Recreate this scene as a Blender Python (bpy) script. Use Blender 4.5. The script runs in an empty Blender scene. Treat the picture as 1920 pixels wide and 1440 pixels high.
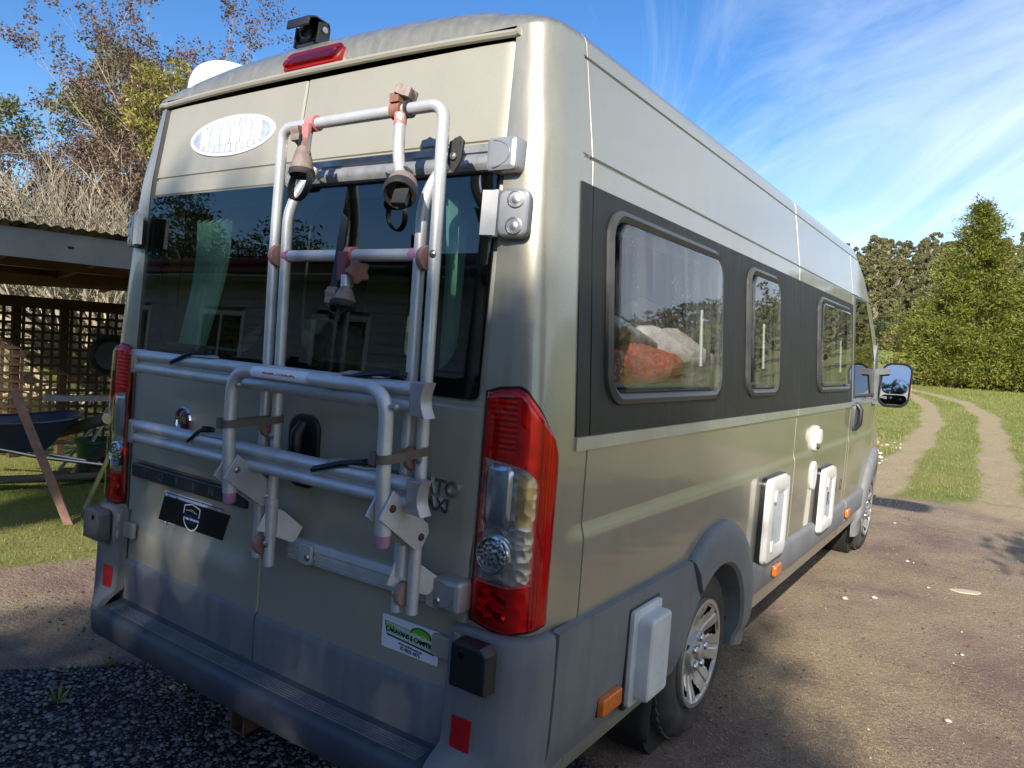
import bpy, bmesh, math, random
import numpy as np
from mathutils import Vector, Matrix
PI = math.pi
rng = random.Random(7)
nr = np.random.default_rng(11)
scene = bpy.context.scene
COL = scene.collection

# ------------------------------------------------------------------ camera
cam_d = bpy.data.cameras.new("camera")
cam_d.sensor_width = 36.0
cam_d.lens = 1396.95 / 1920 * 36
cam_d.clip_start = 0.05
cam_d.clip_end = 4000
cam = bpy.data.objects.new("camera", cam_d)
COL.objects.link(cam)
_M = [[0.82402734, 0.09009045, -0.55934126], [0.56193042, -0.0041449, 0.82717412], [0.07220208, -0.99592496, -0.05404008]]
_R = Matrix([[r[0], -r[1], -r[2]] for r in _M])
cam.matrix_world = Matrix.Translation((1.95, -1.52, 1.54)) @ _R.to_4x4()
scene.camera = cam

# ------------------------------------------------------------------ world and sun
SUN = Vector((0.30, -0.93, 0.50)).normalized()
world = bpy.data.worlds.new("World")
scene.world = world
world.use_nodes = True
wn = world.node_tree
wn.nodes.clear()
def WN(t, **kw):
    n = wn.nodes.new(t)
    for k, v in kw.items(): setattr(n, k, v)
    return n
w_out = WN("ShaderNodeOutputWorld")
w_bg = WN("ShaderNodeBackground")
w_sky = WN("ShaderNodeTexSky", sky_type='NISHITA', sun_disc=False)
w_sky.sun_elevation = math.asin(SUN.z)
w_sky.sun_rotation = math.atan2(SUN.x, SUN.y)
w_sky.altitude = 1200
w_sky.air_density = 1.0
w_sky.dust_density = 0.4
w_sky.ozone_density = 2.2
SKY_STRENGTH = 0.115
w_tc = WN("ShaderNodeTexCoord")
w_hsv = WN("ShaderNodeHueSaturation")
w_hsv.inputs["Hue"].default_value = 0.506
w_hsv.inputs["Saturation"].default_value = 1.27
w_hsv.inputs["Value"].default_value = 0.60
wn.links.new(w_sky.outputs[0], w_hsv.inputs["Color"])
# cirrus: stretched noise over the direction, projected on a high plane
w_sep = WN("ShaderNodeSeparateXYZ")
wn.links.new(w_tc.outputs["Generated"], w_sep.inputs[0])
def wmath(op, a, b=None, clamp=False):
    n = WN("ShaderNodeMath", operation=op, use_clamp=clamp)
    for i, v in enumerate((a, b)):
        if v is None: continue
        if isinstance(v, (int, float)): n.inputs[i].default_value = v
        else: wn.links.new(v, n.inputs[i])
    return n.outputs[0]
zc = wmath('MAXIMUM', w_sep.outputs[2], 0.0)
za = wmath('ADD', zc, 0.16)
px = wmath('DIVIDE', w_sep.outputs[0], za)
py = wmath('DIVIDE', w_sep.outputs[1], za)
w_cmb = WN("ShaderNodeCombineXYZ")
wn.links.new(px, w_cmb.inputs[0]); wn.links.new(py, w_cmb.inputs[1])
w_map = WN("ShaderNodeMapping")
w_rot = WN("ShaderNodeMapping")
w_rot.inputs["Rotation"].default_value = (0, 0, math.radians(62))
w_map.inputs["Rotation"].default_value = (0, 0, 0)
w_map.inputs["Location"].default_value = (1.3, 0.55, 0.0)
w_map.inputs["Scale"].default_value = (0.50, 1.35, 1)
wn.links.new(w_cmb.outputs[0], w_rot.inputs[0]); wn.links.new(w_rot.outputs[0], w_map.inputs[0])
w_n1 = WN("ShaderNodeTexNoise")
w_n1.inputs["Scale"].default_value = 1.25
w_n1.inputs["Detail"].default_value = 9
w_n1.inputs["Roughness"].default_value = 0.62
w_n1.inputs["Distortion"].default_value = 1.1
wn.links.new(w_map.outputs[0], w_n1.inputs["Vector"])
w_n2 = WN("ShaderNodeTexNoise")
w_n2.inputs["Scale"].default_value = 0.42
w_n2.inputs["Detail"].default_value = 2
wn.links.new(w_cmb.outputs[0], w_n2.inputs["Vector"])
# the cirrus bank stands to the north-east (+x+y) and thins out towards the west
east = wmath('MULTIPLY', w_sep.outputs[0], 0.60)
east = wmath('ADD', east, wmath('MULTIPLY', w_sep.outputs[1], 0.26))
east = wmath('SUBTRACT', east, wmath('MULTIPLY', zc, 0.34))
dens = wmath('ADD', wmath('MULTIPLY', w_n1.outputs["Fac"], 1.10), wmath('MULTIPLY', w_n2.outputs["Fac"], 0.70))
dens = wmath('ADD', dens, east)
dens = wmath('SUBTRACT', dens, 0.695)
dens = wmath('MULTIPLY', dens, 1.6, clamp=True)
cl = wmath('MULTIPLY', dens, 0.78)
w_mix = WN("ShaderNodeMix", data_type='RGBA')
wn.links.new(cl, w_mix.inputs[0])
wn.links.new(w_hsv.outputs[0], w_mix.inputs[6])
w_mix.inputs[7].default_value = (3.9, 4.3, 4.8, 1)
wn.links.new(w_mix.outputs[2], w_bg.inputs[0])
w_bg.inputs[1].default_value = SKY_STRENGTH
wn.links.new(w_bg.outputs[0], w_out.inputs[0])

sun_d = bpy.data.lights.new("sun", 'SUN')
sun_d.energy = 3.0
sun_d.angle = math.radians(0.55)
sun_d.color = (1.0, 0.93, 0.83)
sun = bpy.data.objects.new("sun", sun_d)
COL.objects.link(sun)
sun.location = SUN * 60
sun.rotation_euler = SUN.to_track_quat('Z', 'Y').to_euler()

vs = scene.view_settings
scene.display_settings.display_device = 'sRGB'
vs.view_transform = 'Standard'
vs.look = 'None'
vs.exposure = 1.50
vs.gamma = 1.0
vs.use_curve_mapping = False
scene.cycles.max_bounces = 8
scene.cycles.transparent_max_bounces = 24
scene.cycles.caustics_reflective = False
scene.cycles.caustics_refractive = False
scene.cycles.sample_clamp_indirect = 6.0

# ------------------------------------------------------------------ material helpers
def new_mat(name):
    m = bpy.data.materials.new(name)
    m.use_nodes = True
    nt = m.node_tree
    nt.nodes.clear()
    out = nt.nodes.new("ShaderNodeOutputMaterial")
    return m, nt, out
def lk(nt, a, b): nt.links.new(a, b)
def node(nt, t, props=None, **ins):
    n = nt.nodes.new(t)
    if props:
        for k, v in props.items(): setattr(n, k, v)
    for k, v in ins.items():
        key = k.replace("_", " ")
        if hasattr(v, "is_output"): nt.links.new(v, n.inputs[key])
        else: n.inputs[key].default_value = v
    return n
def mmath(nt, op, a, b=None, clamp=False):
    n = nt.nodes.new("ShaderNodeMath"); n.operation = op; n.use_clamp = clamp
    for i, v in enumerate((a, b)):
        if v is None: continue
        if isinstance(v, (int, float)): n.inputs[i].default_value = v
        else: nt.links.new(v, n.inputs[i])
    return n.outputs[0]
def mrange(nt, v, a, b, c=0.0, d=1.0):
    n = nt.nodes.new("ShaderNodeMapRange"); n.clamp = True
    nt.links.new(v, n.inputs[0])
    n.inputs[1].default_value = a; n.inputs[2].default_value = b
    n.inputs[3].default_value = c; n.inputs[4].default_value = d
    return n.outputs[0]
def mixc(nt, fac, a, b, blend='MIX'):
    n = nt.nodes.new("ShaderNodeMix"); n.data_type = 'RGBA'; n.blend_type = blend
    for i, v in ((0, fac), (6, a), (7, b)):
        if isinstance(v, (int, float)): n.inputs[i].default_value = v
        elif isinstance(v, tuple): n.inputs[i].default_value = v if len(v) == 4 else (*v, 1)
        else: nt.links.new(v, n.inputs[i])
    return n.outputs[2]
def coords(nt, scale=(1, 1, 1), obj=True):
    tc = nt.nodes.new("ShaderNodeTexCoord")
    mp = nt.nodes.new("ShaderNodeMapping")
    mp.inputs["Scale"].default_value = scale
    nt.links.new(tc.outputs["Object" if obj else "Generated"], mp.inputs[0])
    return mp.outputs[0]
def noise(nt, vec, scale, detail=5, rough=0.55, dist=0.0):
    n = node(nt, "ShaderNodeTexNoise", None, Vector=vec, Scale=scale, Detail=detail, Roughness=rough, Distortion=dist)
    return n.outputs["Fac"]

def mat(name, col, rough=0.5, metal=0.0, coat=0.0, var=0.18, vsc=9.0, bump=0.0, bsc=90.0, dirt=None, dirt_amt=0.0, streak=False, spec=0.5, rvar=0.12):
    m, nt, out = new_mat(name)
    p = node(nt, "ShaderNodeBsdfPrincipled")
    v = coords(nt)
    n1 = noise(nt, v, vsc, 6, 0.6)
    c = mixc(nt, mrange(nt, n1, 0.3, 0.7), tuple(x * (1 - var) for x in col), tuple(min(1, x * (1 + var)) for x in col))
    if dirt is not None:
        vd = coords(nt, (26, 26, 1.6) if streak else (5, 5, 5))
        nd = noise(nt, vd, 1.0, 6, 0.65)
        nd2 = noise(nt, v, 3.0, 3, 0.5)
        fac = mrange(nt, mmath(nt, 'ADD', nd, mmath(nt, 'MULTIPLY', nd2, 0.5)), 0.62, 0.95, 0, dirt_amt)
        c = mixc(nt, fac, c, dirt)
        r = mmath(nt, 'ADD', mmath(nt, 'MULTIPLY', fac, 0.45), rough)
    else:
        r = mrange(nt, n1, 0.3, 0.7, rough - rvar * rough, rough + rvar * rough)
    lk(nt, c, p.inputs["Base Color"])
    lk(nt, r, p.inputs["Roughness"])
    p.inputs["Metallic"].default_value = metal
    p.inputs["Coat Weight"].default_value = coat
    p.inputs["Coat Roughness"].default_value = 0.06
    p.inputs["Specular IOR Level"].default_value = spec
    if bump:
        nb = noise(nt, v, bsc, 4, 0.6)
        b = node(nt, "ShaderNodeBump", None, Height=nb, Strength=bump, Distance=0.01)
        lk(nt, b.outputs[0], p.inputs["Normal"])
    lk(nt, p.outputs[0], out.inputs[0])
    return m

def glass_mat(name, tint, ior=1.55, drops=False, rough=0.0):
    m, nt, out = new_mat(name)
    tr = node(nt, "ShaderNodeBsdfTransparent", None, Color=(*tint, 1))
    gl = node(nt, "ShaderNodeBsdfGlossy", None, Color=(1, 1, 1, 1), Roughness=rough)
    fr = node(nt, "ShaderNodeFresnel", None, IOR=ior)
    geo = nt.nodes.new("ShaderNodeNewGeometry")
    fac = mmath(nt, 'MULTIPLY', fr.outputs[0], mmath(nt, 'SUBTRACT', 1.0, geo.outputs["Backfacing"]))
    v = coords(nt)
    wob = noise(nt, v, 1.7, 2, 0.5)
    bmp = node(nt, "ShaderNodeBump", None, Height=wob, Strength=0.03, Distance=0.02)
    lk(nt, bmp.outputs[0], gl.inputs["Normal"])
    mx = node(nt, "ShaderNodeMixShader")
    lk(nt, fac, mx.inputs[0]); lk(nt, tr.outputs[0], mx.inputs[1]); lk(nt, gl.outputs[0], mx.inputs[2])
    last = mx.outputs[0]
    if drops:
        # dried rain marks and condensation on the pane
        vv = coords(nt, (1, 1, 0.55))
        vo = node(nt, "ShaderNodeTexVoronoi", None, Vector=vv, Scale=95.0, Randomness=1.0)
        d1 = mrange(nt, vo.outputs["Distance"], 0.10, 0.24, 1.0, 0.0)
        keep = mrange(nt, noise(nt, vv, 9.0, 4, 0.6), 0.50, 0.64)
        film = mrange(nt, noise(nt, coords(nt, (14, 14, 1.5)), 1.0, 5, 0.6), 0.45, 0.8, 0.0, 0.16)
        f2 = mmath(nt, 'ADD', mmath(nt, 'MULTIPLY', mmath(nt, 'MULTIPLY', d1, keep), 0.5), film, clamp=True)
        df = node(nt, "ShaderNodeBsdfDiffuse", None, Color=(0.55, 0.57, 0.58, 1))
        m2 = node(nt, "ShaderNodeMixShader")
        lk(nt, f2, m2.inputs[0]); lk(nt, last, m2.inputs[1]); lk(nt, df.outputs[0], m2.inputs[2])
        last = m2.outputs[0]
    lk(nt, last, out.inputs[0])
    return m

def paint_mat(name, dust, streaky):
    # champagne metallic paint under a lacquer, with road dust washed into runs
    m, nt, out = new_mat(name)
    p = node(nt, "ShaderNodeBsdfPrincipled")
    v = coords(nt)
    fl = noise(nt, v, 900.0, 1, 0.5)
    base = mixc(nt, mrange(nt, fl, 0.35, 0.65), (0.298, 0.280, 0.216), (0.393, 0.369, 0.290))
    vd = coords(nt, (34, 34, 1.3) if streaky else (5, 5, 2.2))
    nd = noise(nt, vd, 1.0, 7 if streaky else 4, 0.66)
    big = noise(nt, v, 1.6, 4, 0.55)
    runs = mmath(nt, 'ADD', nd, mmath(nt, 'MULTIPLY', big, 0.6))
    fac = mrange(nt, runs, 0.66 if streaky else 0.45, 1.02 if streaky else 1.15, 0.02 if streaky else dust * .55, dust)
    c = mixc(nt, fac, base, (0.36, 0.345, 0.285))
    sp = node(nt, "ShaderNodeTexVoronoi", None, Vector=v, Scale=60.0)
    spk = mrange(nt, sp.outputs["Distance"], 0.05, 0.12, 0.35, 0.0)
    spk = mmath(nt, 'MULTIPLY', spk, mrange(nt, big, 0.45, 0.6))
    c = mixc(nt, spk, c, (0.55, 0.52, 0.45))
    lk(nt, c, p.inputs["Base Color"])
    inv = mmath(nt, 'SUBTRACT', 1.0, fac)
    lk(nt, mmath(nt, 'MULTIPLY', inv, 0.62 if streaky else 0.42), p.inputs["Metallic"])
    lk(nt, mrange(nt, fac, 0, 1, 0.34, 0.75), p.inputs["Roughness"])
    lk(nt, mrange(nt, fac, 0, 0.9, 0.95, 0.12), p.inputs["Coat Weight"])
    lk(nt, mrange(nt, fac, 0, 1, 0.022, 0.3), p.inputs["Coat Roughness"])
    # gentle unevenness of pressed sheet metal
    wv = noise(nt, v, 2.3, 2, 0.5)
    b = node(nt, "ShaderNodeBump", None, Height=wv, Strength=0.035, Distance=0.05)
    lk(nt, b.outputs[0], p.inputs["Coat Normal"])
    lk(nt, b.outputs[0], p.inputs["Normal"])
    lk(nt, p.outputs[0], out.inputs[0])
    return m

def leaf_mat(name, c1, c2, trans=0.35, rough=0.5, attr=True):
    m, nt, out = new_mat(name)
    at = node(nt, "ShaderNodeAttribute", {"attribute_name": "tint"})
    c = mixc(nt, at.outputs["Fac"], c1, c2)
    p = node(nt, "ShaderNodeBsdfPrincipled", None, Roughness=rough)
    p.inputs["Specular IOR Level"].default_value = 0.35
    lk(nt, c, p.inputs["Base Color"])
    t = node(nt, "ShaderNodeBsdfTranslucent")
    ct = mixc(nt, 0.5, c, (c2[0] * 1.2, c2[1] * 1.2, c2[2] * 0.7))
    lk(nt, ct, t.inputs["Color"])
    mx = node(nt, "ShaderNodeMixShader")
    mx.inputs[0].default_value = trans
    lk(nt, p.outputs[0], mx.inputs[1]); lk(nt, t.outputs[0], mx.inputs[2])
    lk(nt, mx.outputs[0], out.inputs[0])
    return m

# ------------------------------------------------------------------ object helpers
def tag(o, label=None, cat=None, group=None, kind=None):
    if label: o["label"] = label
    if cat: o["category"] = cat
    if group: o["group"] = group
    if kind: o["kind"] = kind
    return o
def thing(name, label, cat, loc=(0, 0, 0), rz=0.0, group=None):
    o = bpy.data.objects.new(name, None)
    COL.objects.link(o)
    o.location = loc; o.rotation_euler = (0, 0, rz)
    o.empty_display_size = 0.2
    return tag(o, label, cat, group)
WORLD_OFF = {}
class MB:
    def __init__(s): s.v = []; s.f = []; s.mi = []; s.cur = 0; s.flat = []
    def add(s, vs, fs):
        o = len(s.v); s.v.extend([tuple(p) for p in vs])
        for f in fs: s.f.append(tuple(i + o for i in f)); s.mi.append(s.cur)
    def box(s, c, d, R=None):
        pts = []
        for x in (-.5, .5):
            for y in (-.5, .5):
                for z in (-.5, .5):
                    p = Vector((x * d[0], y * d[1], z * d[2]))
                    if R is not None: p = R @ p
                    pts.append((c[0] + p.x, c[1] + p.y, c[2] + p.z))
        s.add(pts, [(0, 1, 3, 2), (4, 6, 7, 5), (0, 4, 5, 1), (2, 3, 7, 6), (0, 2, 6, 4), (1, 5, 7, 3)])
        return s
    def beam(s, a, b, w, h, up=(0, 0, 1)):
        a = Vector(a); b = Vector(b); d = (b - a); L = d.length; d.normalize()
        u = Vector(up); x = d.cross(u)
        if x.length < 1e-4: x = d.cross(Vector((1, 0, 0)))
        x.normalize(); z = x.cross(d)
        R = Matrix((x, d, z)).transposed()
        return s.box((a + b) / 2, (w, L, h), R)
    def tube(s, pts, r, n=10, cap=True):
        pts = [Vector(p) for p in pts]; N = len(pts)
        rs = r if isinstance(r, (list, tuple)) else [r] * N
        prev = None; rings = []
        for i, p in enumerate(pts):
            if i == 0: t = pts[1] - pts[0]
            elif i == N - 1: t = pts[-1] - pts[-2]
            else: t = (pts[i + 1] - p).normalized() + (p - pts[i - 1]).normalized()
            if t.length < 1e-9: t = Vector((0, 0, 1))
            t.normalize()
            if prev is None:
                a = Vector((0, 0, 1)) if abs(t.z) < .9 else Vector((1, 0, 0))
                x = t.cross(a).normalized()
            else:
                x = prev - t * prev.dot(t)
                x = x.normalized() if x.length > 1e-6 else t.orthogonal().normalized()
            prev = x; y = t.cross(x)
            rings.append([p + (x * math.cos(2 * PI * k / n) + y * math.sin(2 * PI * k / n)) * rs[i] for k in range(n)])
        vs = [q for rg in rings for q in rg]; fs = []
        for i in range(N - 1):
            for k in range(n):
                a = i * n + k; b = i * n + (k + 1) % n
                fs.append((a, b, b + n, a + n))
        if cap:
            fs.append(tuple(reversed(range(n)))); fs.append(tuple(range((N - 1) * n, N * n)))
        s.add(vs, fs); return s
    def lathe(s, o, axis, prof, n=24, closed=False, caps=True):
        o = Vector(o); a = Vector(axis).normalized(); x = a.orthogonal().normalized(); y = a.cross(x)
        vs = []; fs = []
        for (r, h) in prof:
            for k in range(n):
                t = 2 * PI * k / n
                vs.append(o + a * h + (x * math.cos(t) + y * math.sin(t)) * r)
        m = len(prof)
        for i in range(m - 1 + (1 if closed else 0)):
            j = (i + 1) % m
            for k in range(n):
                k2 = (k + 1) % n
                fs.append((i * n + k, i * n + k2, j * n + k2, j * n + k))
        if not closed and caps:
            if prof[0][0] > 1e-5: fs.append(tuple(reversed(range(n))))
            if prof[-1][0] > 1e-5: fs.append(tuple(range((m - 1) * n, m * n)))
        s.add(vs, fs); return s
    def grid(s, fn, us, vs_, keep=None, flip=False):
        U = len(us); V = len(vs_)
        pts = [fn(u, v) for u in us for v in vs_]; fs = []
        for i in range(U - 1):
            for j in range(V - 1):
                if keep and not keep((us[i] + us[i + 1]) / 2, (vs_[j] + vs_[j + 1]) / 2): continue
                q = (i * V + j, (i + 1) * V + j, (i + 1) * V + j + 1, i * V + j + 1)
                fs.append(q[::-1] if flip else q)
        s.add(pts, fs); return s
    def prism(s, out, o, ex, ey, ez, d, ch=0.0, back=True):
        # outline in (ex, ey), thickness d along ez, chamfer ch on the outer edge
        o = Vector(o); ex = Vector(ex); ey = Vector(ey); ez = Vector(ez)
        n = len(out)
        A = sum(out[i][0] * out[(i + 1) % n][1] - out[(i + 1) % n][0] * out[i][1] for i in range(n))
        if A < 0: out = out[::-1]
        hand = ex.cross(ey).dot(ez) > 0
        def inset(k):
            res = []
            for i in range(n):
                p0 = Vector(out[i - 1]); p1 = Vector(out[i]); p2 = Vector(out[(i + 1) % n])
                e1 = (p1 - p0); e2 = (p2 - p1)
                e1 = e1.normalized() if e1.length > 1e-9 else Vector((1, 0)); e2 = e2.normalized() if e2.length > 1e-9 else e1
                nn = Vector((-e1.y - e2.y, e1.x + e2.x))
                if nn.length < 1e-6: nn = Vector((-e1.y, e1.x))
                nn.normalize()
                c = max(.4, nn.dot(Vector((-e1.y, e1.x))))
                res.append((p1.x + nn.x * k / c, p1.y + nn.y * k / c))
            return res
        layers = [(0.0, out)]
        if ch > 0:
            layers += [(d - ch, out), (d - ch * .3, inset(ch * .3)), (d, inset(ch))]
        else: layers += [(d, out)]
        vs = []; fs = []
        for h, pl in layers:
            vs += [o + ex * p[0] + ey * p[1] + ez * h for p in pl]
        for i in range(len(layers) - 1):
            for k in range(n):
                a = i * n + k; b = i * n + (k + 1) % n
                fs.append((a, b, b + n, a + n))
        if back: fs.append(tuple(reversed(range(n))))
        m = len(layers) - 1
        fs.append(tuple(range(m * n, m * n + n)))
        s.flat.append(len(s.f) + len(fs) - 1)
        if back: s.flat.append(len(s.f) + len(fs) - 2)
        if not hand: fs = [f[::-1] for f in fs]
        s.add(vs, fs); return s
    def ring(s, outer, inner, o, ex, ey, ez, d, lip=0.0):
        # flat frame between two outlines of equal count, thickness d
        o = Vector(o); ex = Vector(ex); ey = Vector(ey); ez = Vector(ez); n = len(outer)
        P = lambda p, h: o + ex * p[0] + ey * p[1] + ez * h
        mid = [((a[0] + b[0]) / 2, (a[1] + b[1]) / 2) for a, b in zip(outer, inner)]
        L = [[P(p, 0) for p in outer], [P(p, d * .55) for p in outer], [P(p, d) for p in mid], [P(p, d * .55) for p in inner], [P(p, lip) for p in inner]]
        vs = [q for l in L for q in l]; fs = []
        for i in range(4):
            for k in range(n):
                a = i * n + k; b = i * n + (k + 1) % n
                fs.append((a, b, b + n, a + n))
        s.add(vs, fs); return s
    def mesh(s, name, mats, smooth=35):
        me = bpy.data.meshes.new(name)
        me.from_pydata(s.v, [], s.f)
        me.validate()
        if not isinstance(mats, (list, tuple)): mats = [mats]
        for m in mats: me.materials.append(m)
        if len(mats) > 1 and len(me.polygons) == len(s.mi): me.polygons.foreach_set("material_index", s.mi)
        if smooth:
            me.polygons.foreach_set("use_smooth", [True] * len(me.polygons))
            try: me.set_sharp_from_angle(angle=math.radians(smooth))
            except Exception: pass
            if len(me.polygons) == len(s.f):
                for i in s.flat: me.polygons[i].use_smooth = False
        me.update()
        return me
    def build(s, name, mats, parent=None, smooth=35, label=None, cat=None, group=None, kind=None, fix=True):
        me = s.mesh(name, mats, smooth)
        if fix:
            bm = bmesh.new(); bm.from_mesh(me); bmesh.ops.recalc_face_normals(bm, faces=bm.faces); bm.to_mesh(me); bm.free()
        return put(name, me, parent, label, cat, group, kind)
def root_loc(p):
    L = Vector((0, 0, 0))
    while p is not None: L = L + p.location; p = p.parent
    return L
def put(name, me, parent=None, label=None, cat=None, group=None, kind=None):
    # mesh data are in world coordinates: undo the parents' offset
    o = bpy.data.objects.new(name, me)
    COL.objects.link(o)
    if parent is not None:
        o.parent = parent; o.location = -root_loc(parent)
    return tag(o, label, cat, group, kind)
def local(name, me, parent=None, loc=(0, 0, 0), rot=(0, 0, 0), label=None, cat=None, group=None, kind=None, scale=None):
    o = bpy.data.objects.new(name, me)
    COL.objects.link(o)
    if parent is not None: o.parent = parent
    o.location = loc; o.rotation_euler = rot
    if scale: o.scale = scale
    return tag(o, label, cat, group, kind)
def rr(w, h, r, n=5, cx=0, cy=0):
    r = min(r, w / 2 - 1e-4, h / 2 - 1e-4); pts = []
    for (sx, sy, a0) in ((1, 1, 0), (-1, 1, 90), (-1, -1, 180), (1, -1, 270)):
        for k in range(n + 1):
            a = math.radians(a0 + 90 * k / n)
            pts.append((cx + sx * (w / 2 - r) + r * math.cos(a), cy + sy * (h / 2 - r) + r * math.sin(a)))
    return pts
def ell(a, b, n=28, cx=0, cy=0): return [(cx + a * math.cos(2 * PI * k / n), cy + b * math.sin(2 * PI * k / n)) for k in range(n)]
def arc_pts(fn, a0, a1, n): return [fn(a0 + (a1 - a0) * k / n) for k in range(n + 1)]
def lin(a, b, n): return [a + (b - a) * k / n for k in range(n + 1)]
def smooth(t): t = max(0.0, min(1.0, t)); return t * t * (3 - 2 * t)
def fillet(pts, r, n=6):
    # round the corners of a polyline
    pts = [Vector(p) for p in pts]; out = [pts[0]]
    for i in range(1, len(pts) - 1):
        a, b, c = pts[i - 1], pts[i], pts[i + 1]
        d1 = (a - b); d2 = (c - b); rr_ = min(r, d1.length * .49, d2.length * .49)
        p1 = b + d1.normalized() * rr_; p2 = b + d2.normalized() * rr_
        for k in range(n + 1):
            t = k / n
            out.append(p1 * (1 - t) ** 2 + b * 2 * t * (1 - t) + p2 * t * t)
    out.append(pts[-1]); return out
def text_mb(body, size, o, ex, ey, ez, ext=0.001, align='CENTER', spacing=1.0, bold=0.0, shear=0.0):
    cu = bpy.data.curves.new("txt", 'FONT')
    cu.body = body; cu.size = size; cu.align_x = align; cu.align_y = 'CENTER'
    cu.extrude = ext; cu.offset = bold; cu.space_character = spacing; cu.shear = shear; cu.resolution_u = 4
    ob = bpy.data.objects.new("txt", cu); COL.objects.link(ob)
    dg = bpy.context.evaluated_depsgraph_get()
    me = bpy.data.meshes.new_from_object(ob.evaluated_get(dg))
    o = Vector(o); ex = Vector(ex); ey = Vector(ey); ez = Vector(ez)
    mb = MB()
    mb.add([o + ex * v.co.x + ey * v.co.y + ez * (v.co.z + ext) for v in me.vertices], [tuple(p.vertices) for p in me.polygons])
    bpy.data.objects.remove(ob); bpy.data.curves.remove(cu); bpy.data.meshes.remove(me)
    return mb
# ------------------------------------------------------------------ materials of the van
PAINT = paint_mat("champagne_paint", 0.27, True)
PAINT_REAR = paint_mat("champagne_paint_rear", 0.45, False)
PANEL = mat("black_side_film", (0.010, 0.010, 0.011), 0.46, 0, 0.0, 0.25, 4, 0, 90, (0.05, 0.048, 0.043), 0.40, True, 0.32)
TRIM = mat("satin_trim_strip", (0.50, 0.51, 0.50), 0.32, 0.65, 0.3, 0.1, 6, 0, 90, (0.4, 0.38, 0.33), 0.4)
GREYP = mat("grey_bumper_plastic", (0.130, 0.136, 0.148), 0.55, 0, 0, 0.14, 5, 0.10, 500, (0.23, 0.23, 0.225), 0.50, True)
GREYD = mat("dark_step_plastic", (0.045, 0.055, 0.075), 0.46, 0, 0, 0.15, 5, 0.15, 400, (0.12, 0.115, 0.10), 0.4)
SILLP = mat("grey_sill_plastic", (0.15, 0.155, 0.165), 0.50, 0, 0, 0.10, 5, 0.08, 500, (0.27, 0.26, 0.24), 0.5, True)
BLACKP = mat("black_plastic", (0.012, 0.013, 0.016), 0.42, 0, 0, 0.2, 8, 0.06, 300)
RUBBER = mat("black_rubber", (0.016, 0.016, 0.017), 0.6, 0, 0, 0.2, 8, 0.1, 200, (0.09, 0.08, 0.065), 0.35)
TYREM = mat("tyre_rubber", (0.022, 0.021, 0.020), 0.75, 0, 0, 0.25, 10, 0.25, 150, (0.115, 0.095, 0.07), 0.65)
WHITEP = mat("white_hatch_plastic", (0.74, 0.73, 0.68), 0.38, 0, 0.15, 0.06, 5, 0, 90, (0.50, 0.47, 0.38), 0.35, True)
WHITEG = mat("weathered_white_plastic", (0.62, 0.63, 0.62), 0.5, 0, 0, 0.12, 9, 0.1, 120, (0.38, 0.38, 0.36), 0.5)
ALU = mat("satin_aluminium", (0.60, 0.61, 0.62), 0.34, 0.42, 0, 0.12, 14, 0.06, 150, (0.36, 0.35, 0.32), 0.45)
ALUDIRTY = mat("weathered_aluminium", (0.40, 0.41, 0.42), 0.42, 0.65, 0, 0.22, 22, 0.12, 120, (0.10, 0.10, 0.10), 0.65)
CASTG = mat("silver_cap_plastic", (0.33, 0.34, 0.36), 0.36, 0.45, 0.2, 0.08, 10, 0.04, 200)
CHROME = mat("chrome", (0.72, 0.73, 0.74), 0.12, 1.0, 0, 0.08, 12)
STEEL = mat("bolt_steel", (0.4, 0.4, 0.4), 0.3, 0.9, 0, 0.2, 40)
HUBM = mat("silver_wheel_trim", (0.50, 0.50, 0.49), 0.30, 0.7, 0.35, 0.12, 14, 0, 90, (0.34, 0.29, 0.22), 0.55)
AMBERM = mat("amber_lens", (0.75, 0.16, 0.008), 0.12, 0.0, 0.9, 0.2, 60, 0.35, 160)
REDSOLID = mat("red_reflector_lens", (0.42, 0.006, 0.008), 0.14, 0.1, 0.9, 0.25, 40, 0.3, 130)
GASKET = mat("black_gasket", (0.01, 0.01, 0.011), 0.35, 0, 0.1, 0.2)
FRAMEB = mat("window_frame_black", (0.035, 0.035, 0.038), 0.42, 0, 0.15, 0.15, 8, 0.05, 250, (0.12, 0.115, 0.10), 0.35)
FRIT = mat("glass_black_border", (0.006, 0.007, 0.009), 0.2)
G_REAR = glass_mat("dark_rear_glass", (0.56, 0.64, 0.62), 1.72)
G_SIDE = glass_mat("acrylic_window_pane", (0.84, 0.85, 0.85), 1.6, True)
G_CAB = glass_mat("cab_glass", (0.35, 0.40, 0.38), 1.55)
G_RED = glass_mat("red_lens_shell", (0.95, 0.075, 0.06), 1.5)
G_CLEAR = glass_mat("clear_lens_shell", (0.94, 0.95, 0.95), 1.5)
UNDER = mat("underbody_black", (0.012, 0.012, 0.012), 0.8)
LINER = mat("van_lining", (0.42, 0.41, 0.37), 0.8, 0, 0, 0.08, 6)
WOODI = mat("van_cabinet_wood", (0.30, 0.24, 0.16), 0.5, 0, 0.1, 0.15, 6)

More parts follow.
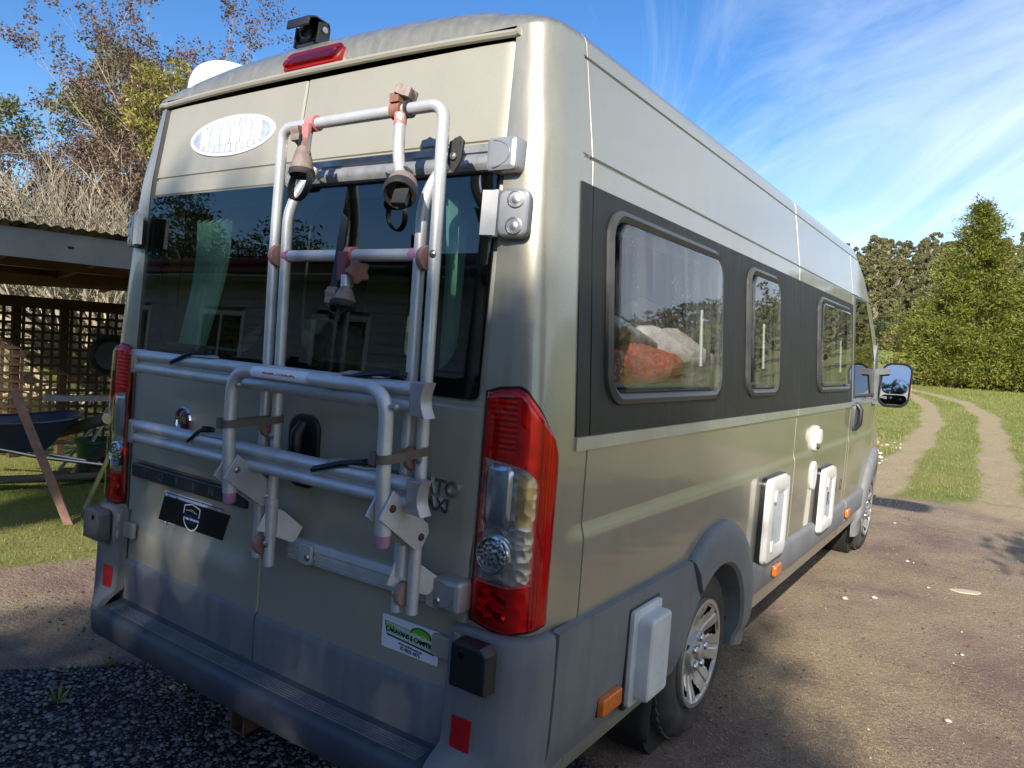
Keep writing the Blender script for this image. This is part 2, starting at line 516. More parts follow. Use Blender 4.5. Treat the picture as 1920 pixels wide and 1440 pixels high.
def facet_mat(name, col, scale, rough=0.12, strength=0.8, ribs=False, axis='Z', wsc=22.0):
    m, nt, out = new_mat(name)
    p = node(nt, "ShaderNodeBsdfPrincipled", None, Roughness=rough, Metallic=0.92)
    p.inputs["Base Color"].default_value = (*col, 1)
    v = coords(nt)
    vo = node(nt, "ShaderNodeTexVoronoi", None, Vector=v, Scale=scale, Randomness=0.85)
    h = vo.outputs["Distance"]
    if ribs:
        wv = node(nt, "ShaderNodeTexWave", {"wave_type": 'BANDS', "bands_direction": axis}, Vector=v, Scale=wsc, Distortion=0.4)
        h = mmath(nt, 'ADD', mmath(nt, 'MULTIPLY', h, 0.45), wv.outputs["Fac"])
    b = node(nt, "ShaderNodeBump", None, Height=h, Strength=strength, Distance=0.012)
    lk(nt, b.outputs[0], p.inputs["Normal"])
    lk(nt, p.outputs[0], out.inputs[0])
    return m
REFL = facet_mat("lamp_reflector", (0.66, 0.67, 0.68), 38, 0.24, 0.22)
REFL2 = facet_mat("lamp_reflector_plain", (0.80, 0.78, 0.78), 26, 0.36, 0.16)
REFLV = facet_mat("lamp_reflector_flutes", (0.80, 0.78, 0.78), 26, 0.3, 0.5, True, 'Y', 34.0)
REFL3 = facet_mat("lamp_reflector_ribs", (0.78, 0.76, 0.76), 30, 0.3, 0.3, True)
REFLW = facet_mat("lamp_reflector_amber", (0.70, 0.52, 0.28), 26, 0.25, 0.25)

# ------------------------------------------------------------------ van surface functions
WZ = [.30, .36, .42, .62, .80, 1.0, 1.31, 1.36, 1.98, 2.05, 2.36]
WX = [.955, .985, .992, .998, 1.0, 1.0, 1.0, .997, .95, .945, .895]
def side_w(z): return float(np.interp(z, WZ, WX))
def rear_y(z): return float(np.interp(z, [.40, .62, 1.40, 1.98, 2.06, 2.33], [.004, .012, .022, .045, .05, .085]))
def door_x(z): return float(np.interp(z, [.4, 1.4, 2.0, 2.33], [.825, .825, .82, .80]))
LC = .23
# quarter superellipses for the body corners, re-parametrised by arc length
CTAB = {}
for _p in (2.0, 3.0, 4.0, 6.0):
    _t = np.linspace(0, PI / 2, 400); _x = np.sin(_t) ** (2 / _p); _y = 1 - np.cos(_t) ** (2 / _p)
    _l = np.concatenate([[0], np.cumsum(np.hypot(np.diff(_x * 1.7), np.diff(_y * 1.1)))]); _l /= _l[-1]
    CTAB[_p] = (_l, _x, _y)
def quarter(q, p):
    ks = sorted(CTAB); p = max(ks[0], min(ks[-1], p))
    for a, b in zip(ks[:-1], ks[1:]):
        if p <= b: break
    f = (p - a) / (b - a); r = []
    for k in (a, b):
        l, x, y = CTAB[k]; r.append((float(np.interp(q, l, x)), float(np.interp(q, l, y))))
    return r[0][0] * (1 - f) + r[1][0] * f, r[0][1] * (1 - f) + r[1][1] * f
def corner_p(z, sx): return 3.0 if sx > 0 else float(np.interp(z, [.8, 1.5, 1.87, 2.3], [5.2, 5.2, 3.8, 2.2]))
def corner(s, z, off=0.0, sx=1):
    xd = door_x(z); rx = side_w(z) - xd; ry = .11; yr = rear_y(z)
    if s < 0: x, y = xd + s, yr - off
    elif s < LC:
        q = s / LC; p = corner_p(z, sx)
        ux, uy = quarter(q, p)
        a = quarter(max(0, q - .012), p); b = quarter(min(1, q + .012), p)
        tx, ty = (b[0] - a[0]) * rx, (b[1] - a[1]) * ry; n = math.hypot(tx, ty)
        x = xd + rx * ux + off * ty / n; y = yr + ry * uy - off * tx / n
    else: x, y = side_w(z) + off, yr + ry + s - LC
    return (sx * x, y, z)
WHEEL_Y = (1.41, 5.445); WHEEL_Z = .345
SEAMS = [(.268, .37, 2.36), (2.60, .62, 2.36), (4.05, .62, 1.02), (4.135, .37, 2.33)]
def ztop(y): return float(np.interp(y, [0, 4.35, 4.7, 5.05, 5.4, 5.7, 6.0, 6.25, 6.38], [2.36, 2.36, 2.22, 1.98, 1.66, 1.36, 1.22, 1.05, .85]))
def taper(y): return 1 - .012 * smooth((y - 4.2) / .9) - .12 * smooth((y - 5.2) / 1.3)
def feat(y, z):
    f = .011 * smooth((1.065 - z) / .045) * smooth((y - .16) / .10)
    for ys, z0, z1 in SEAMS:
        if z0 <= z <= z1 and abs(y - ys) < .0024: f -= .008
    if abs(z - 2.055) < .003 and y > .2: f -= .007
    if abs(z - 2.332) < .0025 and y > .24: f -= .006
    return f
def side_x(y, z): return side_w(z) * taper(y) + feat(y, z)

WINS = [("rear_side_window", .36, 1.325, 1.385, 1.945, .075), ("narrow_side_window", 1.66, 2.16, 1.385, 1.945, .07), ("middle_side_window", 3.02, 4.00, 1.385, 1.945, .075)]
CABW = [(4.24, 1.35), (5.28, 1.35), (5.16, 1.52), (4.92, 1.80), (4.66, 2.03), (4.24, 2.03)]
def in_poly(p, poly):
    c = False; n = len(poly)
    for i in range(n):
        a, b = poly[i], poly[(i + 1) % n]
        if (a[1] > p[1]) != (b[1] > p[1]) and p[0] < (b[0] - a[0]) * (p[1] - a[1]) / (b[1] - a[1]) + a[0]: c = not c
    return c
def body_keep(y, z):
    for wy in WHEEL_Y:
        if (y - wy) ** 2 + (z - WHEEL_Z) ** 2 < .395 ** 2: return False
    for _, a, b, c, d, r in WINS:
        if a + .04 < y < b - .04 and c + .04 < z < d - .04: return False
    if in_poly((y, z), CABW): return False
    return True

VAN = thing("camper_van", "champagne gold high roof camper van seen from its rear right corner", "camper van", (0, 3.2, 0))

def build_body():
    zs = sorted(set([round(z, 4) for z in lin(.36, 2.36, 68)] + [1.02, 1.035, 1.05, 1.065, 2.049, 2.0525, 2.0575, 2.061, 2.327, 2.3300, 2.334, 2.337]))
    ys = [.11, .14, .17, .2, .235]
    ys += [round(y, 3) for y in lin(.30, 6.36, 110)]
    for s_, _, _ in SEAMS: ys += [s_ - .005, s_ - .002, s_ + .002, s_ + .005]
    ys = sorted(set(ys))
    mb = MB()
    stations = [('c', lin(0, PI / 2, 22)[i]) for i in range(22)] + [('y', y) for y in ys]
    def pos(st, z, sx):
        if st[0] == 'c':
            return corner(st[1] / (PI / 2) * LC, z, 0.0, sx)
        y = st[1]
        zt = ztop(y); zz = min(z, zt)
        yy = y + rear_y(zz) * max(0, 1 - (y - .11) / .2)
        return (sx * side_x(y, zz), yy, zz)
    for sx in (1, -1):
        V = len(zs); pts = [pos(st, z, sx) for st in stations for z in zs]; fs = []
        for i in range(len(stations) - 1):
            for j in range(V - 1):
                a, b = stations[i], stations[i + 1]
                if a[0] == 'y' and b[0] == 'y':
                    ym = (a[1] + b[1]) / 2; zm = (zs[j] + zs[j + 1]) / 2
                    if zs[j] >= ztop(ym): continue
                    if not body_keep(ym, zm): continue
                q = (i * V + j, (i + 1) * V + j, (i + 1) * V + j + 1, i * V + j + 1)
                fs.append(q if sx > 0 else q[::-1])
        mb.add(pts, fs)
    # roof skin, rear roll and bonnet
    aa = [-math.cos(PI * k / 44) for k in range(45)]
    def roof(st, a):
        if st[0] == 'c':
            th = st[1]; p = corner(th / (PI / 2) * LC, 2.36); xe, y = p[0], p[1]; yrel = y - rear_y(2.36)
            zt = 2.36
        else:
            zt = ztop(st[1]); y = st[1] + rear_y(zt) * max(0, 1 - (st[1] - .11) / .2)
            xe = side_x(st[1], zt); yrel = y - rear_y(2.36)
        t = min(1, max(0, yrel) / .23); r = math.sqrt(max(0, 1 - (1 - t) ** 2)) * .92 + .08 * t
        H = .165 if y < 4.2 else .165 - .07 * smooth((y - 4.2) / 1.2)
        z = zt + H * r * max(0, 1 - abs(a) ** 2.25) ** (1 / 2.25)
        if y < 4.2:
            # pressed channel between the raised centre and the shoulder
            ax = abs(a * xe)
            z -= .012 * r * math.exp(-((ax - .70) / .022) ** 2)
            if ax < .70: z += .006 * r
            if y > .6: z += .006 * math.cos(ax * 28) * smooth((y - .6) / .2) * (1 if ax < .62 else 0)
        return (a * xe, y, z)
    V = len(aa); pts = [roof(st, a) for st in stations for a in aa]; fs = []
    for i in range(len(stations) - 1):
        for j in range(V - 1):
            fs.append((i * V + j, i * V + j + 1, (i + 1) * V + j + 1, (i + 1) * V + j))
    mb.add(pts, fs)
    me = mb.mesh("body", PAINT, 28)
    bm = bmesh.new(); bm.from_mesh(me); bmesh.ops.remove_doubles(bm, verts=bm.verts, dist=.0004); bm.to_mesh(me); bm.free()
    put("body", me, VAN)
    # lip under the roof roll, door frame reveal
    mb = MB()
    pts = [corner(s_, 2.344, .004, -1) for s_ in (.09, .06, .03)] + [(x, rear_y(2.345) - .012 + .012 * (x / .8) ** 2, 2.352 - .010 * (abs(x) / .8) ** 3) for x in lin(-.80, .80, 24)] + [corner(.02, 2.344, .003, 1)]
    mb.tube(pts, .011, 8)
    mb.build("rear_lip", PAINT_REAR, VAN)
    for sx in (1, -1):
        mb = MB()
        for a, b in zip(lin(.42, 2.33, 24)[:-1], lin(.42, 2.33, 24)[1:]):
            mb.add([(sx * door_x(a), rear_y(a) + .002, a), (sx * door_x(b), rear_y(b) + .002, b), (sx * (door_x(b) - .05), rear_y(b) + .07, b), (sx * (door_x(a) - .05), rear_y(a) + .07, a)], [(0, 1, 2, 3)])
        mb.build("door_reveal", BLACKP, VAN, fix=False)
    # underside
    mb = MB(); mb.box((0, 3.0, .33), (1.5, 5.4, .10)); mb.box((0, 3.1, .385), (1.93, 5.9, .012))
    mb.build("underbody", UNDER, VAN)
    for wy in WHEEL_Y:
        for sx in (1, -1):
            mb = MB(); mb.lathe((sx * .45, wy, WHEEL_Z), (sx, 0, 0), [(.0, 0), (.435, 0), (.435, .46)], 36)
            mb.build("wheel_housing", UNDER, VAN)
build_body()

# black side film with its gap, satin strip
def side_sheet(name, y0, y1, z0, z1, off, m, holes=True, ny=90, nz=22):
    for sx in (1, -1):
        mb = MB()
        ys = lin(y0, y1, ny); zs = lin(z0, z1, nz)
        def fn(y, z): return (sx * (side_w(z) * taper(y) + off), y + rear_y(z) * max(0, 1 - (y - .11) / .2), z)
        mb.grid(fn, ys, zs, (lambda y, z: all(not (a + .03 < y < b - .03 and c + .03 < z < d - .03) for _, a, b, c, d, r in WINS)) if holes else None, flip=sx < 0)
        # edge turned in to the body
        for e in (0, 1):
            yy = (y0, y1)[e]
            mb.grid(lambda u, z, yy=yy, sx=sx: (sx * (side_w(z) * taper(yy) + off * (1 - u) - .004 * u), yy + rear_y(z) * max(0, 1 - (yy - .11) / .2), z), [0, 1], zs)
            zz = (z0, z1)[e]
            mb.grid(lambda u, y, zz=zz, sx=sx: (sx * (side_w(zz) * taper(y) + off * (1 - u) - .004 * u), y + rear_y(zz) * max(0, 1 - (y - .11) / .2), zz), [0, 1], ys)
        mb.build(name, m, VAN, fix=False)
side_sheet("side_panel", .186, .264, 1.306, 1.982, .004, PANEL, False, 4)
side_sheet("side_panel", .272, 2.597, 1.306, 1.982, .004, PANEL)
side_sheet("side_panel", 2.603, 4.128, 1.306, 1.982, .004, PANEL)
side_sheet("trim_strip", .19, 2.597, 1.268, 1.304, .006, TRIM, False, 60, 4)
side_sheet("trim_strip", 2.603, 4.13, 1.268, 1.304, .006, TRIM, False, 40, 4)
side_sheet("trim_strip", 4.14, 5.30, 1.280, 1.304, .005, TRIM, False, 30, 3)

INDARK = mat("interior_darkener", (0.05, 0.05, 0.048), 0.8)  # near-black, puts the shade inside the van into the colour
# side windows: frame, pane, stays
TILT = Vector((.047, 0, -.62)).normalized()   # down the side
def side_frame(y, z, sx, off):
    ey = Vector((0, 1, 0)); up = Vector((-sx * .047, 0, .62)).normalized(); nrm = Vector((sx * .62, 0, .047)).normalized()
    x = (side_w(1.36) + (z - 1.36) * (-.047 / .62)) * taper(y)
    return Vector((sx * x, y, z)) + nrm * off, ey, up, nrm
for sx in (1, -1):
    for name, a, b, c, d, r in WINS:
        cy, cz = (a + b) / 2, (c + d) / 2; w, h = b - a, d - c
        o, ex, ey, ez = side_frame(cy, cz, sx, .002)
        mb = MB(); mb.ring(rr(w, h, r + .015, 7), rr(w - .062, h - .062, r - .01, 7), o, ex, ey, ez, .020)
        fr = mb.build(name, FRAMEB, VAN)
        mb = MB(); mb.prism(rr(w - .072, h - .072, r - .012, 7), o + ez * .004, ex, ey, ez, .022, .010)
        mb.build("pane", G_SIDE, fr, smooth=40)
        # inner roller frame bars behind the pane
        mb = MB(); mb.ring(rr(w - .075, h - .075, .04, 4), rr(w - .125, h - .125, .035, 4), o - ez * .03, ex, ey, ez, .014)
        mb.build("inner_frame", BLACKP, fr)
        mb = MB()
        mb.tube([o + ex * (w * .5 - .10) + ey * (h * .1) - ez * .035, o + ex * (w * .5 - .105) - ey * (h * .28) - ez * .035], .007, 8)
        mb.build("window_stay", ALU, fr)
        if sx < 0:
            mb = MB(); mb.prism(rr(w - .07, h - .07, .03, 4), o - ez * .05, ex, ey, ez, .004); mb.build("added_light_blind", INDARK, fr)  # added behind the left windows to block light and keep the interior dark
    o, ex, ey, ez = side_frame(4.7, 1.36, sx, .0)
    mb = MB()
    mb.prism([(p[0] - 4.7, p[1] - 1.36) for p in CABW], o - ez * .004, ex, ey, ez, .012, .003)
    mb.build("cab_window", G_CAB, VAN)
    mb = MB(); inn = [(p[0] - 4.7, p[1] - 1.36) for p in CABW]
    cx_, cz_ = np.mean([p[0] for p in inn]), np.mean([p[1] for p in inn])
    mb.ring([(cx_ + (p[0] - cx_) * 1.07, cz_ + (p[1] - cz_) * 1.07) for p in inn], inn, o + ez * .001, ex, ey, ez, .010)
    mb.build("window_seal", GASKET, VAN)

# ------------------------------------------------------------------ rear doors
def plate_recess(x, z):
    # shallow dish for the number plate on the left door
    fx = smooth((x + .80) / .05) * smooth((-.075 - x) / .05)
    fz = smooth((z - (.735 + .0 * x)) / .05) * smooth((1.0 - z) / .03)
    return .026 * fx * fz
def door_feat(x, z):
    f = .012 * smooth((1.372 - z) / .012)            # shoulder under the glass
    f += .010 * smooth((1.03 - z) / .05) * (1 if x > 0 else 0)
    f -= .008 * smooth((.90 - z) / .08) * (1 if x > 0 else 0)
    if x < 0: f -= plate_recess(x, z)
    if abs(z - 2.06) < .003: f -= .006
    if 2.0 > z > 1.376: f -= .004
    return f
def door_y(x, z, off=0.0): return rear_y(z) + .010 * (x / .8) ** 2 - door_feat(x, z) - off
GL_Z = (1.385, 1.992)
for sx in (-1, 1):
    door = None
    mb = MB()
    zs = sorted(set([round(z, 4) for z in lin(.462, 2.328, 62)] + [2.053, 2.0575, 2.0625, 2.066, 1.376, 1.36, 1.372, 1.995, 2.002]))
    us = [0, .006, .02] + lin(.05, .95, 26) + [.985, 1]
    def fn(u, z):
        x = sx * (.0035 + (door_x(z) - .007) * u)
        y = door_y(x, z) + (.006 if u in (0, 1) else 0)
        return (x, y, z)
    def keep(u, z):
        x = .0035 + (door_x(z) - .007) * u
        return not (.10 < x < .735 and 1.455 < z < 1.935)
    mb.grid(fn, us, zs, keep, flip=sx > 0)
    # folded edges along the gap
    for u in (0, 1):
        mb.grid(lambda t, z, u=u: (fn(u, z)[0], fn(u, z)[1] + .035 * t, z), [0, 1], zs)
    mb.grid(lambda t, u: (fn(u, 2.328)[0], fn(u, 2.328)[1] + .035 * t, 2.328), [0, 1], us)
    door = mb.build("rear_door", PAINT_REAR, VAN, smooth=30, fix=False)
    # glass border, pane
    mb = MB()
    w, h = .795, GL_Z[1] - GL_Z[0]
    cz = sum(GL_Z) / 2; cx = sx * (.008 + .795 / 2)
    up = Vector((0, rear_y(1.99) - rear_y(1.39), .60)).normalized(); ex = Vector((1, sx * .008, 0)).normalized(); nz = ex.cross(up) if ex.cross(up).y < 0 else up.cross(ex)
    o = Vector((cx, (rear_y(1.39) + rear_y(1.99)) / 2 + .0045, cz))
    mb.ring(rr(w, h, .02, 6), rr(w - .17, h - .12, .10, 6), o + nz * .002, ex, up, nz, .003)
    mb.build("glass_border", FRIT, door)
    mb = MB(); mb.prism(rr(w, h, .02, 6), o + nz * .006, ex, up, nz, .005, .001)
    mb.build("rear_glass", G_REAR, door)
    # plastic cladding at the foot of the door
    mb = MB()
    zz = [.456, .462, .52, .60, .612, .622]; of = [.0, .012, .014, .014, .010, .0]
    xs = [.0030, .0042] + lin(.02, .80, 18) + [.817, .820]
    mb.grid(lambda x, k: (sx * x, door_y(sx * x, .60) + .004 - of[int(k)] * (0 if x in (xs[0], xs[-1]) else 1), zz[int(k)]), xs, range(6))
    mb.build("door_cladding", GREYP if sx > 0 else GREYP, door)

mb = MB(); mb.grid(lambda t, z: (-.02 + .04 * t, rear_y(z) + .030, z), [0, 1], lin(.46, 2.32, 12)); mb.build("gap_light_block", RUBBER, VAN, fix=False)  # rubber strip added behind the door split to stop light bleeding through
# number plate, cover with shield emblem, name strip
def door_patch(x0, x1, z0, z1, off, n=6):
    mb = MB()
    mb.grid(lambda x, z: (x, door_y(x, z, off), z), lin(x0, x1, n), lin(z0, z1, 3))
    return mb
WHITEPR = mat("white_print", (0.72, 0.74, 0.78), 0.4, 0, 0.1, 0.05)
BLUEPR = mat("blue_print", (0.01, 0.05, 0.28), 0.4)
BLACKPR = mat("black_print", (0.004, 0.004, 0.005), 0.35)
GREENPR = mat("green_print", (0.10, 0.42, 0.03), 0.4)
PALEGR = mat("pale_green_print", (0.45, 0.58, 0.45), 0.4)
REDPR = mat("red_print", (0.55, 0.03, 0.05), 0.45)
PRX = Vector((1, 0, 0)); PRZ = Vector((0, -.012, 1)).normalized(); PRN = Vector((0, -1, 0))
po = Vector((-.425, .036, .842))
pl = MB(); pl.prism(rr(.372, .134, .012, 4), po, PRX, PRZ, PRN, .004, .001)
PLATE = pl.build("number_plate", WHITEPR, VAN)
mb = MB(); mb.ring(rr(.364, .126, .010, 4), rr(.356, .118, .008, 4), po + PRN * .004, PRX, PRZ, PRN, .0012)
mb.build("plate_border", BLUEPR, PLATE)
for bx, bz in ((-.155, .052), (.155, .052), (-.155, -.052), (.155, -.052), (-.10, .052), (.10, .052)):
    mb = MB(); mb.lathe(po + PRX * bx + PRZ * bz + PRN * .004, PRN, [(.006, 0), (.006, .002), (.003, .004), (0, .004)], 10)
    mb.build("plate_screw", STEEL, PLATE)
co = po + PRN * .006 + PRZ * .003
shear = .06
mb = MB(); mb.prism([(-.19 + .018, .047), (.20 + .018, .047), (.20 - .018, -.047), (-.19 - .018, -.047)], co, PRX, PRZ, PRN, .004, .0006)
COVER = mb.build("plate_cover", BLACKPR, VAN)
def stroke(pts, w, o, m, name, parent, z=.0046):
    mb = MB()
    for a, b in zip(pts[:-1], pts[1:]):
        A = Vector(a); B = Vector(b); d = (B - A); L = d.length; d.normalize(); nn = Vector((-d.y, d.x)) * (w / 2); A = A - d * w * .3; B = B + d * w * .3
        mb.add([o + PRX * p.x + PRZ * p.y + PRN * z for p in (A + nn, A - nn, B - nn, B + nn)], [(0, 1, 2, 3)])
    return mb.build(name, m, parent, smooth=0)
sh = .018
stroke([(-.046, .008), (-.040, .036), (.004, .046), (.052, .034), (.046, .004)], .005, co, WHITEPR, "shield_outline", COVER)
stroke([(-.046, -.016), (-.036, -.034), (-.018, -.047), (.000, -.050), (.022, -.044), (.036, -.030), (.042, -.020)], .005, co, WHITEPR, "shield_outline", COVER)
stroke([(-.056, .005), (-.050, .043), (.003, .0515), (.062, .040), (.055, -.002)], .0015, co, BLUEPR, "shield_edge", COVER)
stroke([(-.033, .020), (-.012, .021), (.0, .0255), (.012, .024), (.024, .0165), (.036, .016)], .0015, co, WHITEPR, "car_sketch", COVER)
stroke([(-.006, .0205), (.010, .0185), (.022, .0165)], .0012, co, WHITEPR, "car_sketch", COVER)
text_mb("TARINE LUXE", .0125, co + PRZ * .0005 + PRN * .0042, PRX, PRZ, PRN, .0003, spacing=1.0, bold=.0002).build("cover_lettering", BLUEPR, COVER, smooth=0)
text_mb("MOBILE DETAILING", .0108, co - PRZ * .0105 + PRN * .0042, PRX, PRZ, PRN, .0003, bold=.0003).build("cover_lettering", WHITEPR, COVER, smooth=0)
stroke([(-.022, -.024), (.004, -.021), (.02, -.022)], .003, co, BLUEPR, "shield_shine", COVER)
# dark name strip above the plate
STRIPM = mat("name_strip_plastic", (0.020, 0.024, 0.034), 0.40, 0, 0.1, 0.15)
mb = MB(); so = Vector((-.445, .027, .962))
mb.prism(rr(.70, .052, .010, 4), so, PRX, PRZ, PRN, .020, .005)
STRIP = mb.build("name_strip", STRIPM, VAN)
ENGR = mat("engraved_letter_grey", (0.10, 0.11, 0.13), 0.4)
for i, ch in enumerate("TORINO"):
    text_mb(ch, .040, so + PRX * (-.255 + i * .102) - PRZ * .002 + PRN * .0195, PRX, PRZ, PRN, .0006).build("engraved_letter", ENGR, STRIP, smooth=0)

# sticker of the dealer
sk = Vector((.645, door_y(.645, .715) - .003, .717))
SW, SH = .205, .093
STK = MB().prism(rr(SW, SH, .003, 2), sk, PRX, PRZ, PRN, .0015, .0003).build("dealer_sticker", mat("sticker_white", (0.70, 0.72, 0.78), 0.3, 0, 0.3, 0.04), VAN)
def flat(poly, m, name, parent, o, z): MB().add([o + PRX * p[0] + PRZ * p[1] + PRN * z for p in poly], [tuple(range(len(poly)))]) or None
def flatmb(poly, m, name, parent, o, z):
    mb = MB(); mb.add([o + PRX * p[0] + PRZ * p[1] + PRN * z for p in poly], [tuple(range(len(poly)))]); return mb.build(name, m, parent, smooth=0)
flatmb([(-.094, .030), (.094, .018), (.088, -.022), (-.084, -.010)], BLACKPR, "sticker_badge", STK, sk, .0017)
flatmb([(-.090, .0285), (.0905, .0170), (.086, -.0165), (-.082, -.0055)], PALEGR, "sticker_badge", STK, sk, .0020)
flatmb([(.040 + .038 * math.cos(a), .019 + .021 * math.sin(a)) for a in lin(-.15, PI + .1, 16)], BLACKPR, "sticker_hill", STK, sk, .0021)
flatmb([(.040 + .033 * math.cos(a), .019 + .0175 * math.sin(a)) for a in lin(-.15, PI + .1, 16)], GREENPR, "sticker_hill", STK, sk, .0023)
stroke([(.005, .016), (.018, .020), (.034, .017), (.050, .021), (.072, .012)], .003, sk, PALEGR, "sticker_skyline", STK, .0026)
tilt = Vector((1, 0, -.058)).normalized()
text_mb("Sydney", .014, sk + PRX * -.072 + PRZ * .0195 + PRN * .0022, tilt, PRZ, PRN, .0002, bold=.0002, shear=.2).build("sticker_lettering", GREENPR, STK, smooth=0)
text_mb("CARAVANS & CAMPERS", .0185, sk + PRX * .000 + PRZ * .0035 + PRN * .0022, tilt, PRZ, PRN, .0003, spacing=.86, bold=.0006).build("sticker_lettering", BLACKPR, STK, smooth=0)
text_mb("www.sydrec.com.au", .0105, sk + PRX * .004 - PRZ * .024 + PRN * .0015, tilt, PRZ, PRN, .0003, bold=.0003).build("sticker_lettering", BLACKPR, STK, smooth=0)
text_mb("02 9832 4372", .0130, sk + PRX * .004 - PRZ * .036 + PRN * .0015, tilt, PRZ, PRN, .0003, bold=.0004).build("sticker_lettering", BLACKPR, STK, smooth=0)

# oval badge of vertical letter blocks, left upper door
oz = 2.185; ox = -.365
OUP = Vector((0, .130, 1)).normalized(); ON = Vector((0, -1, .130)).normalized()
oo = Vector((ox, door_y(ox, oz) - .001, oz))
OV = MB().prism(ell(.237, .072, 48), oo, PRX, OUP, ON, .003, .001).build("oval_badge", mat("badge_white", (0.60, 0.61, 0.63), 0.3, 0, 0.4, 0.03), VAN)
SILVBL = mat("badge_silver_blue", (0.44, 0.48, 0.54), 0.3, 0.3, 0.4, 0.25, 30)
mb = MB(); mb.add([oo + PRX * p[0] + OUP * p[1] + ON * .0034 for p in ell(.218, .060, 48)], [tuple(range(48))]); mb.build("badge_field", SILVBL, OV, smooth=0)
BST = mat("badge_stripe_white", (0.50, 0.53, 0.57), 0.35)
WB = mat("badge_letter_white", (0.56, 0.56, 0.56), 0.35)
mb = MB()
for k in range(13):
    u = -.19 + k * .031; hh = .060 * math.sqrt(max(0, 1 - (u / .218) ** 2))
    for s0, s1 in ((.031, hh - .002), (-hh + .002, -.031)):
        if s1 - s0 > .006:
            mb = MB(); mb.add([oo + PRX * p[0] + OUP * p[1] + ON * .0038 for p in ((u - .0125, s0), (u + .0125, s0), (u + .0125, s1), (u - .0125, s1))], [(0, 1, 2, 3)])
            mb.build("badge_stripe", BST, OV, smooth=0)
for i, ch in enumerate("TRAKKA"):
    u = -.145 + i * .0575
    mb = MB(); mb.add([oo + PRX * p[0] + OUP * p[1] + ON * .0040 for p in ((u - .025, -.030), (u + .025, -.030), (u + .025, .030), (u - .025, .030))], [(0, 1, 2, 3)])
    blk = mb.build("badge_letter_block", WB, OV, smooth=0)
    t = text_mb(ch, .082, oo + PRX * u - OUP * .0035 + ON * .0042, PRX * .82, OUP, ON, .0003, bold=.003)
    t.build("badge_letter", mat("badge_letter_grey" + ch, (0.43, 0.45, 0.48), 0.35) if i == 0 else bpy.data.materials["badge_letter_greyT"], OV, smooth=0)

# round maker's badge
bo = Vector((-.462, door_y(-.462, 1.19), 1.188))
BD = MB().lathe(bo, (0, -1, 0), [(.047, 0), (.047, .010), (.043, .015), (.038, .011), (.037, .008), (0, .008)], 32).build("maker_badge", CHROME, VAN)
MB().lathe(bo + Vector((0, -.008, 0)), (0, -1, 0), [(.036, 0), (.03, .003), (0, .005)], 32).build("badge_face", mat("badge_red", (0.10, 0.008, 0.016), 0.25, 0, 0.5), BD)
text_mb("FIAT", .030, bo + Vector((0, -.0125, -.001)), PRX, Vector((0, 0, 1)), PRN, .0008, spacing=.9, bold=.0004).build("badge_lettering", CHROME, BD, smooth=0)
# chrome model lettering on the right door
for txt, zc_, sz, xr in (("DUCATO", 1.145, .058, .772), ("MAXI", 1.098, .050, .745)):
    t = text_mb(txt, sz, Vector((xr, door_y(xr, zc_) - .001, zc_)), PRX, Vector((.0, 0, 1)), PRN, .004, align='RIGHT', bold=.0012, shear=.12)
    t.build("model_lettering", CHROME, VAN, smooth=0)
# door handle
ho = Vector((.172, door_y(.172, 1.17) + .002, 1.168))
H = MB().prism(rr(.135, .225, .05, 7), ho, PRX, PRZ, PRN, .014, .006).build("door_handle", BLACKP, VAN)
mb = MB(); mb.tube([ho + Vector((.0, -.012, .085)), ho + Vector((0, -.034, .055)), ho + Vector((0, -.036, -.03)), ho + Vector((0, -.012, -.085))], [.016, .020, .020, .014], 12)
mb.build("handle_grip", BLACKP, H)
mb = MB(); mb.prism(rr(.030, .14, .012, 5), ho + Vector((-.030, -.014, 0)), PRX, PRZ, PRN, .003, .001); mb.build("handle_recess", FRIT, H)

# ------------------------------------------------------------------ hinges
HINGEM = mat("hinge_grey_metal", (0.26, 0.265, 0.275), 0.35, 0.6, 0, 0.1, 14)
def hinge(sx):
    o = Vector((sx * .862, corner(.05, 1.86)[1] - .012, 1.862))
    ex = Vector((1, sx * .30, 0)).normalized(); up = Vector((0, .03, 1)).normalized(); n = Vector((sx * .30, -1, .03)).normalized()
    hg = MB().prism(rr(.085, .122, .022, 6), o + ex * sx * .012, ex, up, n, .026, .008).build("upper_hinge", HINGEM, VAN)
    mb = MB(); mb.lathe(o - ex * sx * .036 - up * .058 + n * .012, up, [(.011, 0), (.011, .044), (.013, .046), (.013, .052), (.011, .054), (.011, .116), (0, .118)], 14); mb.build("hinge_pin", CASTG, hg)
    for dz in (.033, -.033):
        mb = MB(); mb.lathe(o + ex * sx * .018 + up * dz + n * .0265, n, [(.023, 0), (.019, .0015), (.018, -.004), (.011, -.006), (.011, .001), (.004, .002), (0, .002)], 16)
        mb.build("hinge_bolt", STEEL, hg)
    mb = MB(); mb.box(o - ex * sx * (.050 if sx > 0 else .070) + n * .016, (.042 if sx > 0 else .060, .112, .018), Matrix((ex, up, n)).transposed()); mb.build("hinge_leaf", mat("hinge_dark", (0.42, 0.43, 0.44), 0.5, 0.0) if sx > 0 else bpy.data.materials["hinge_dark"], hg)
hinge(1); hinge(-1)
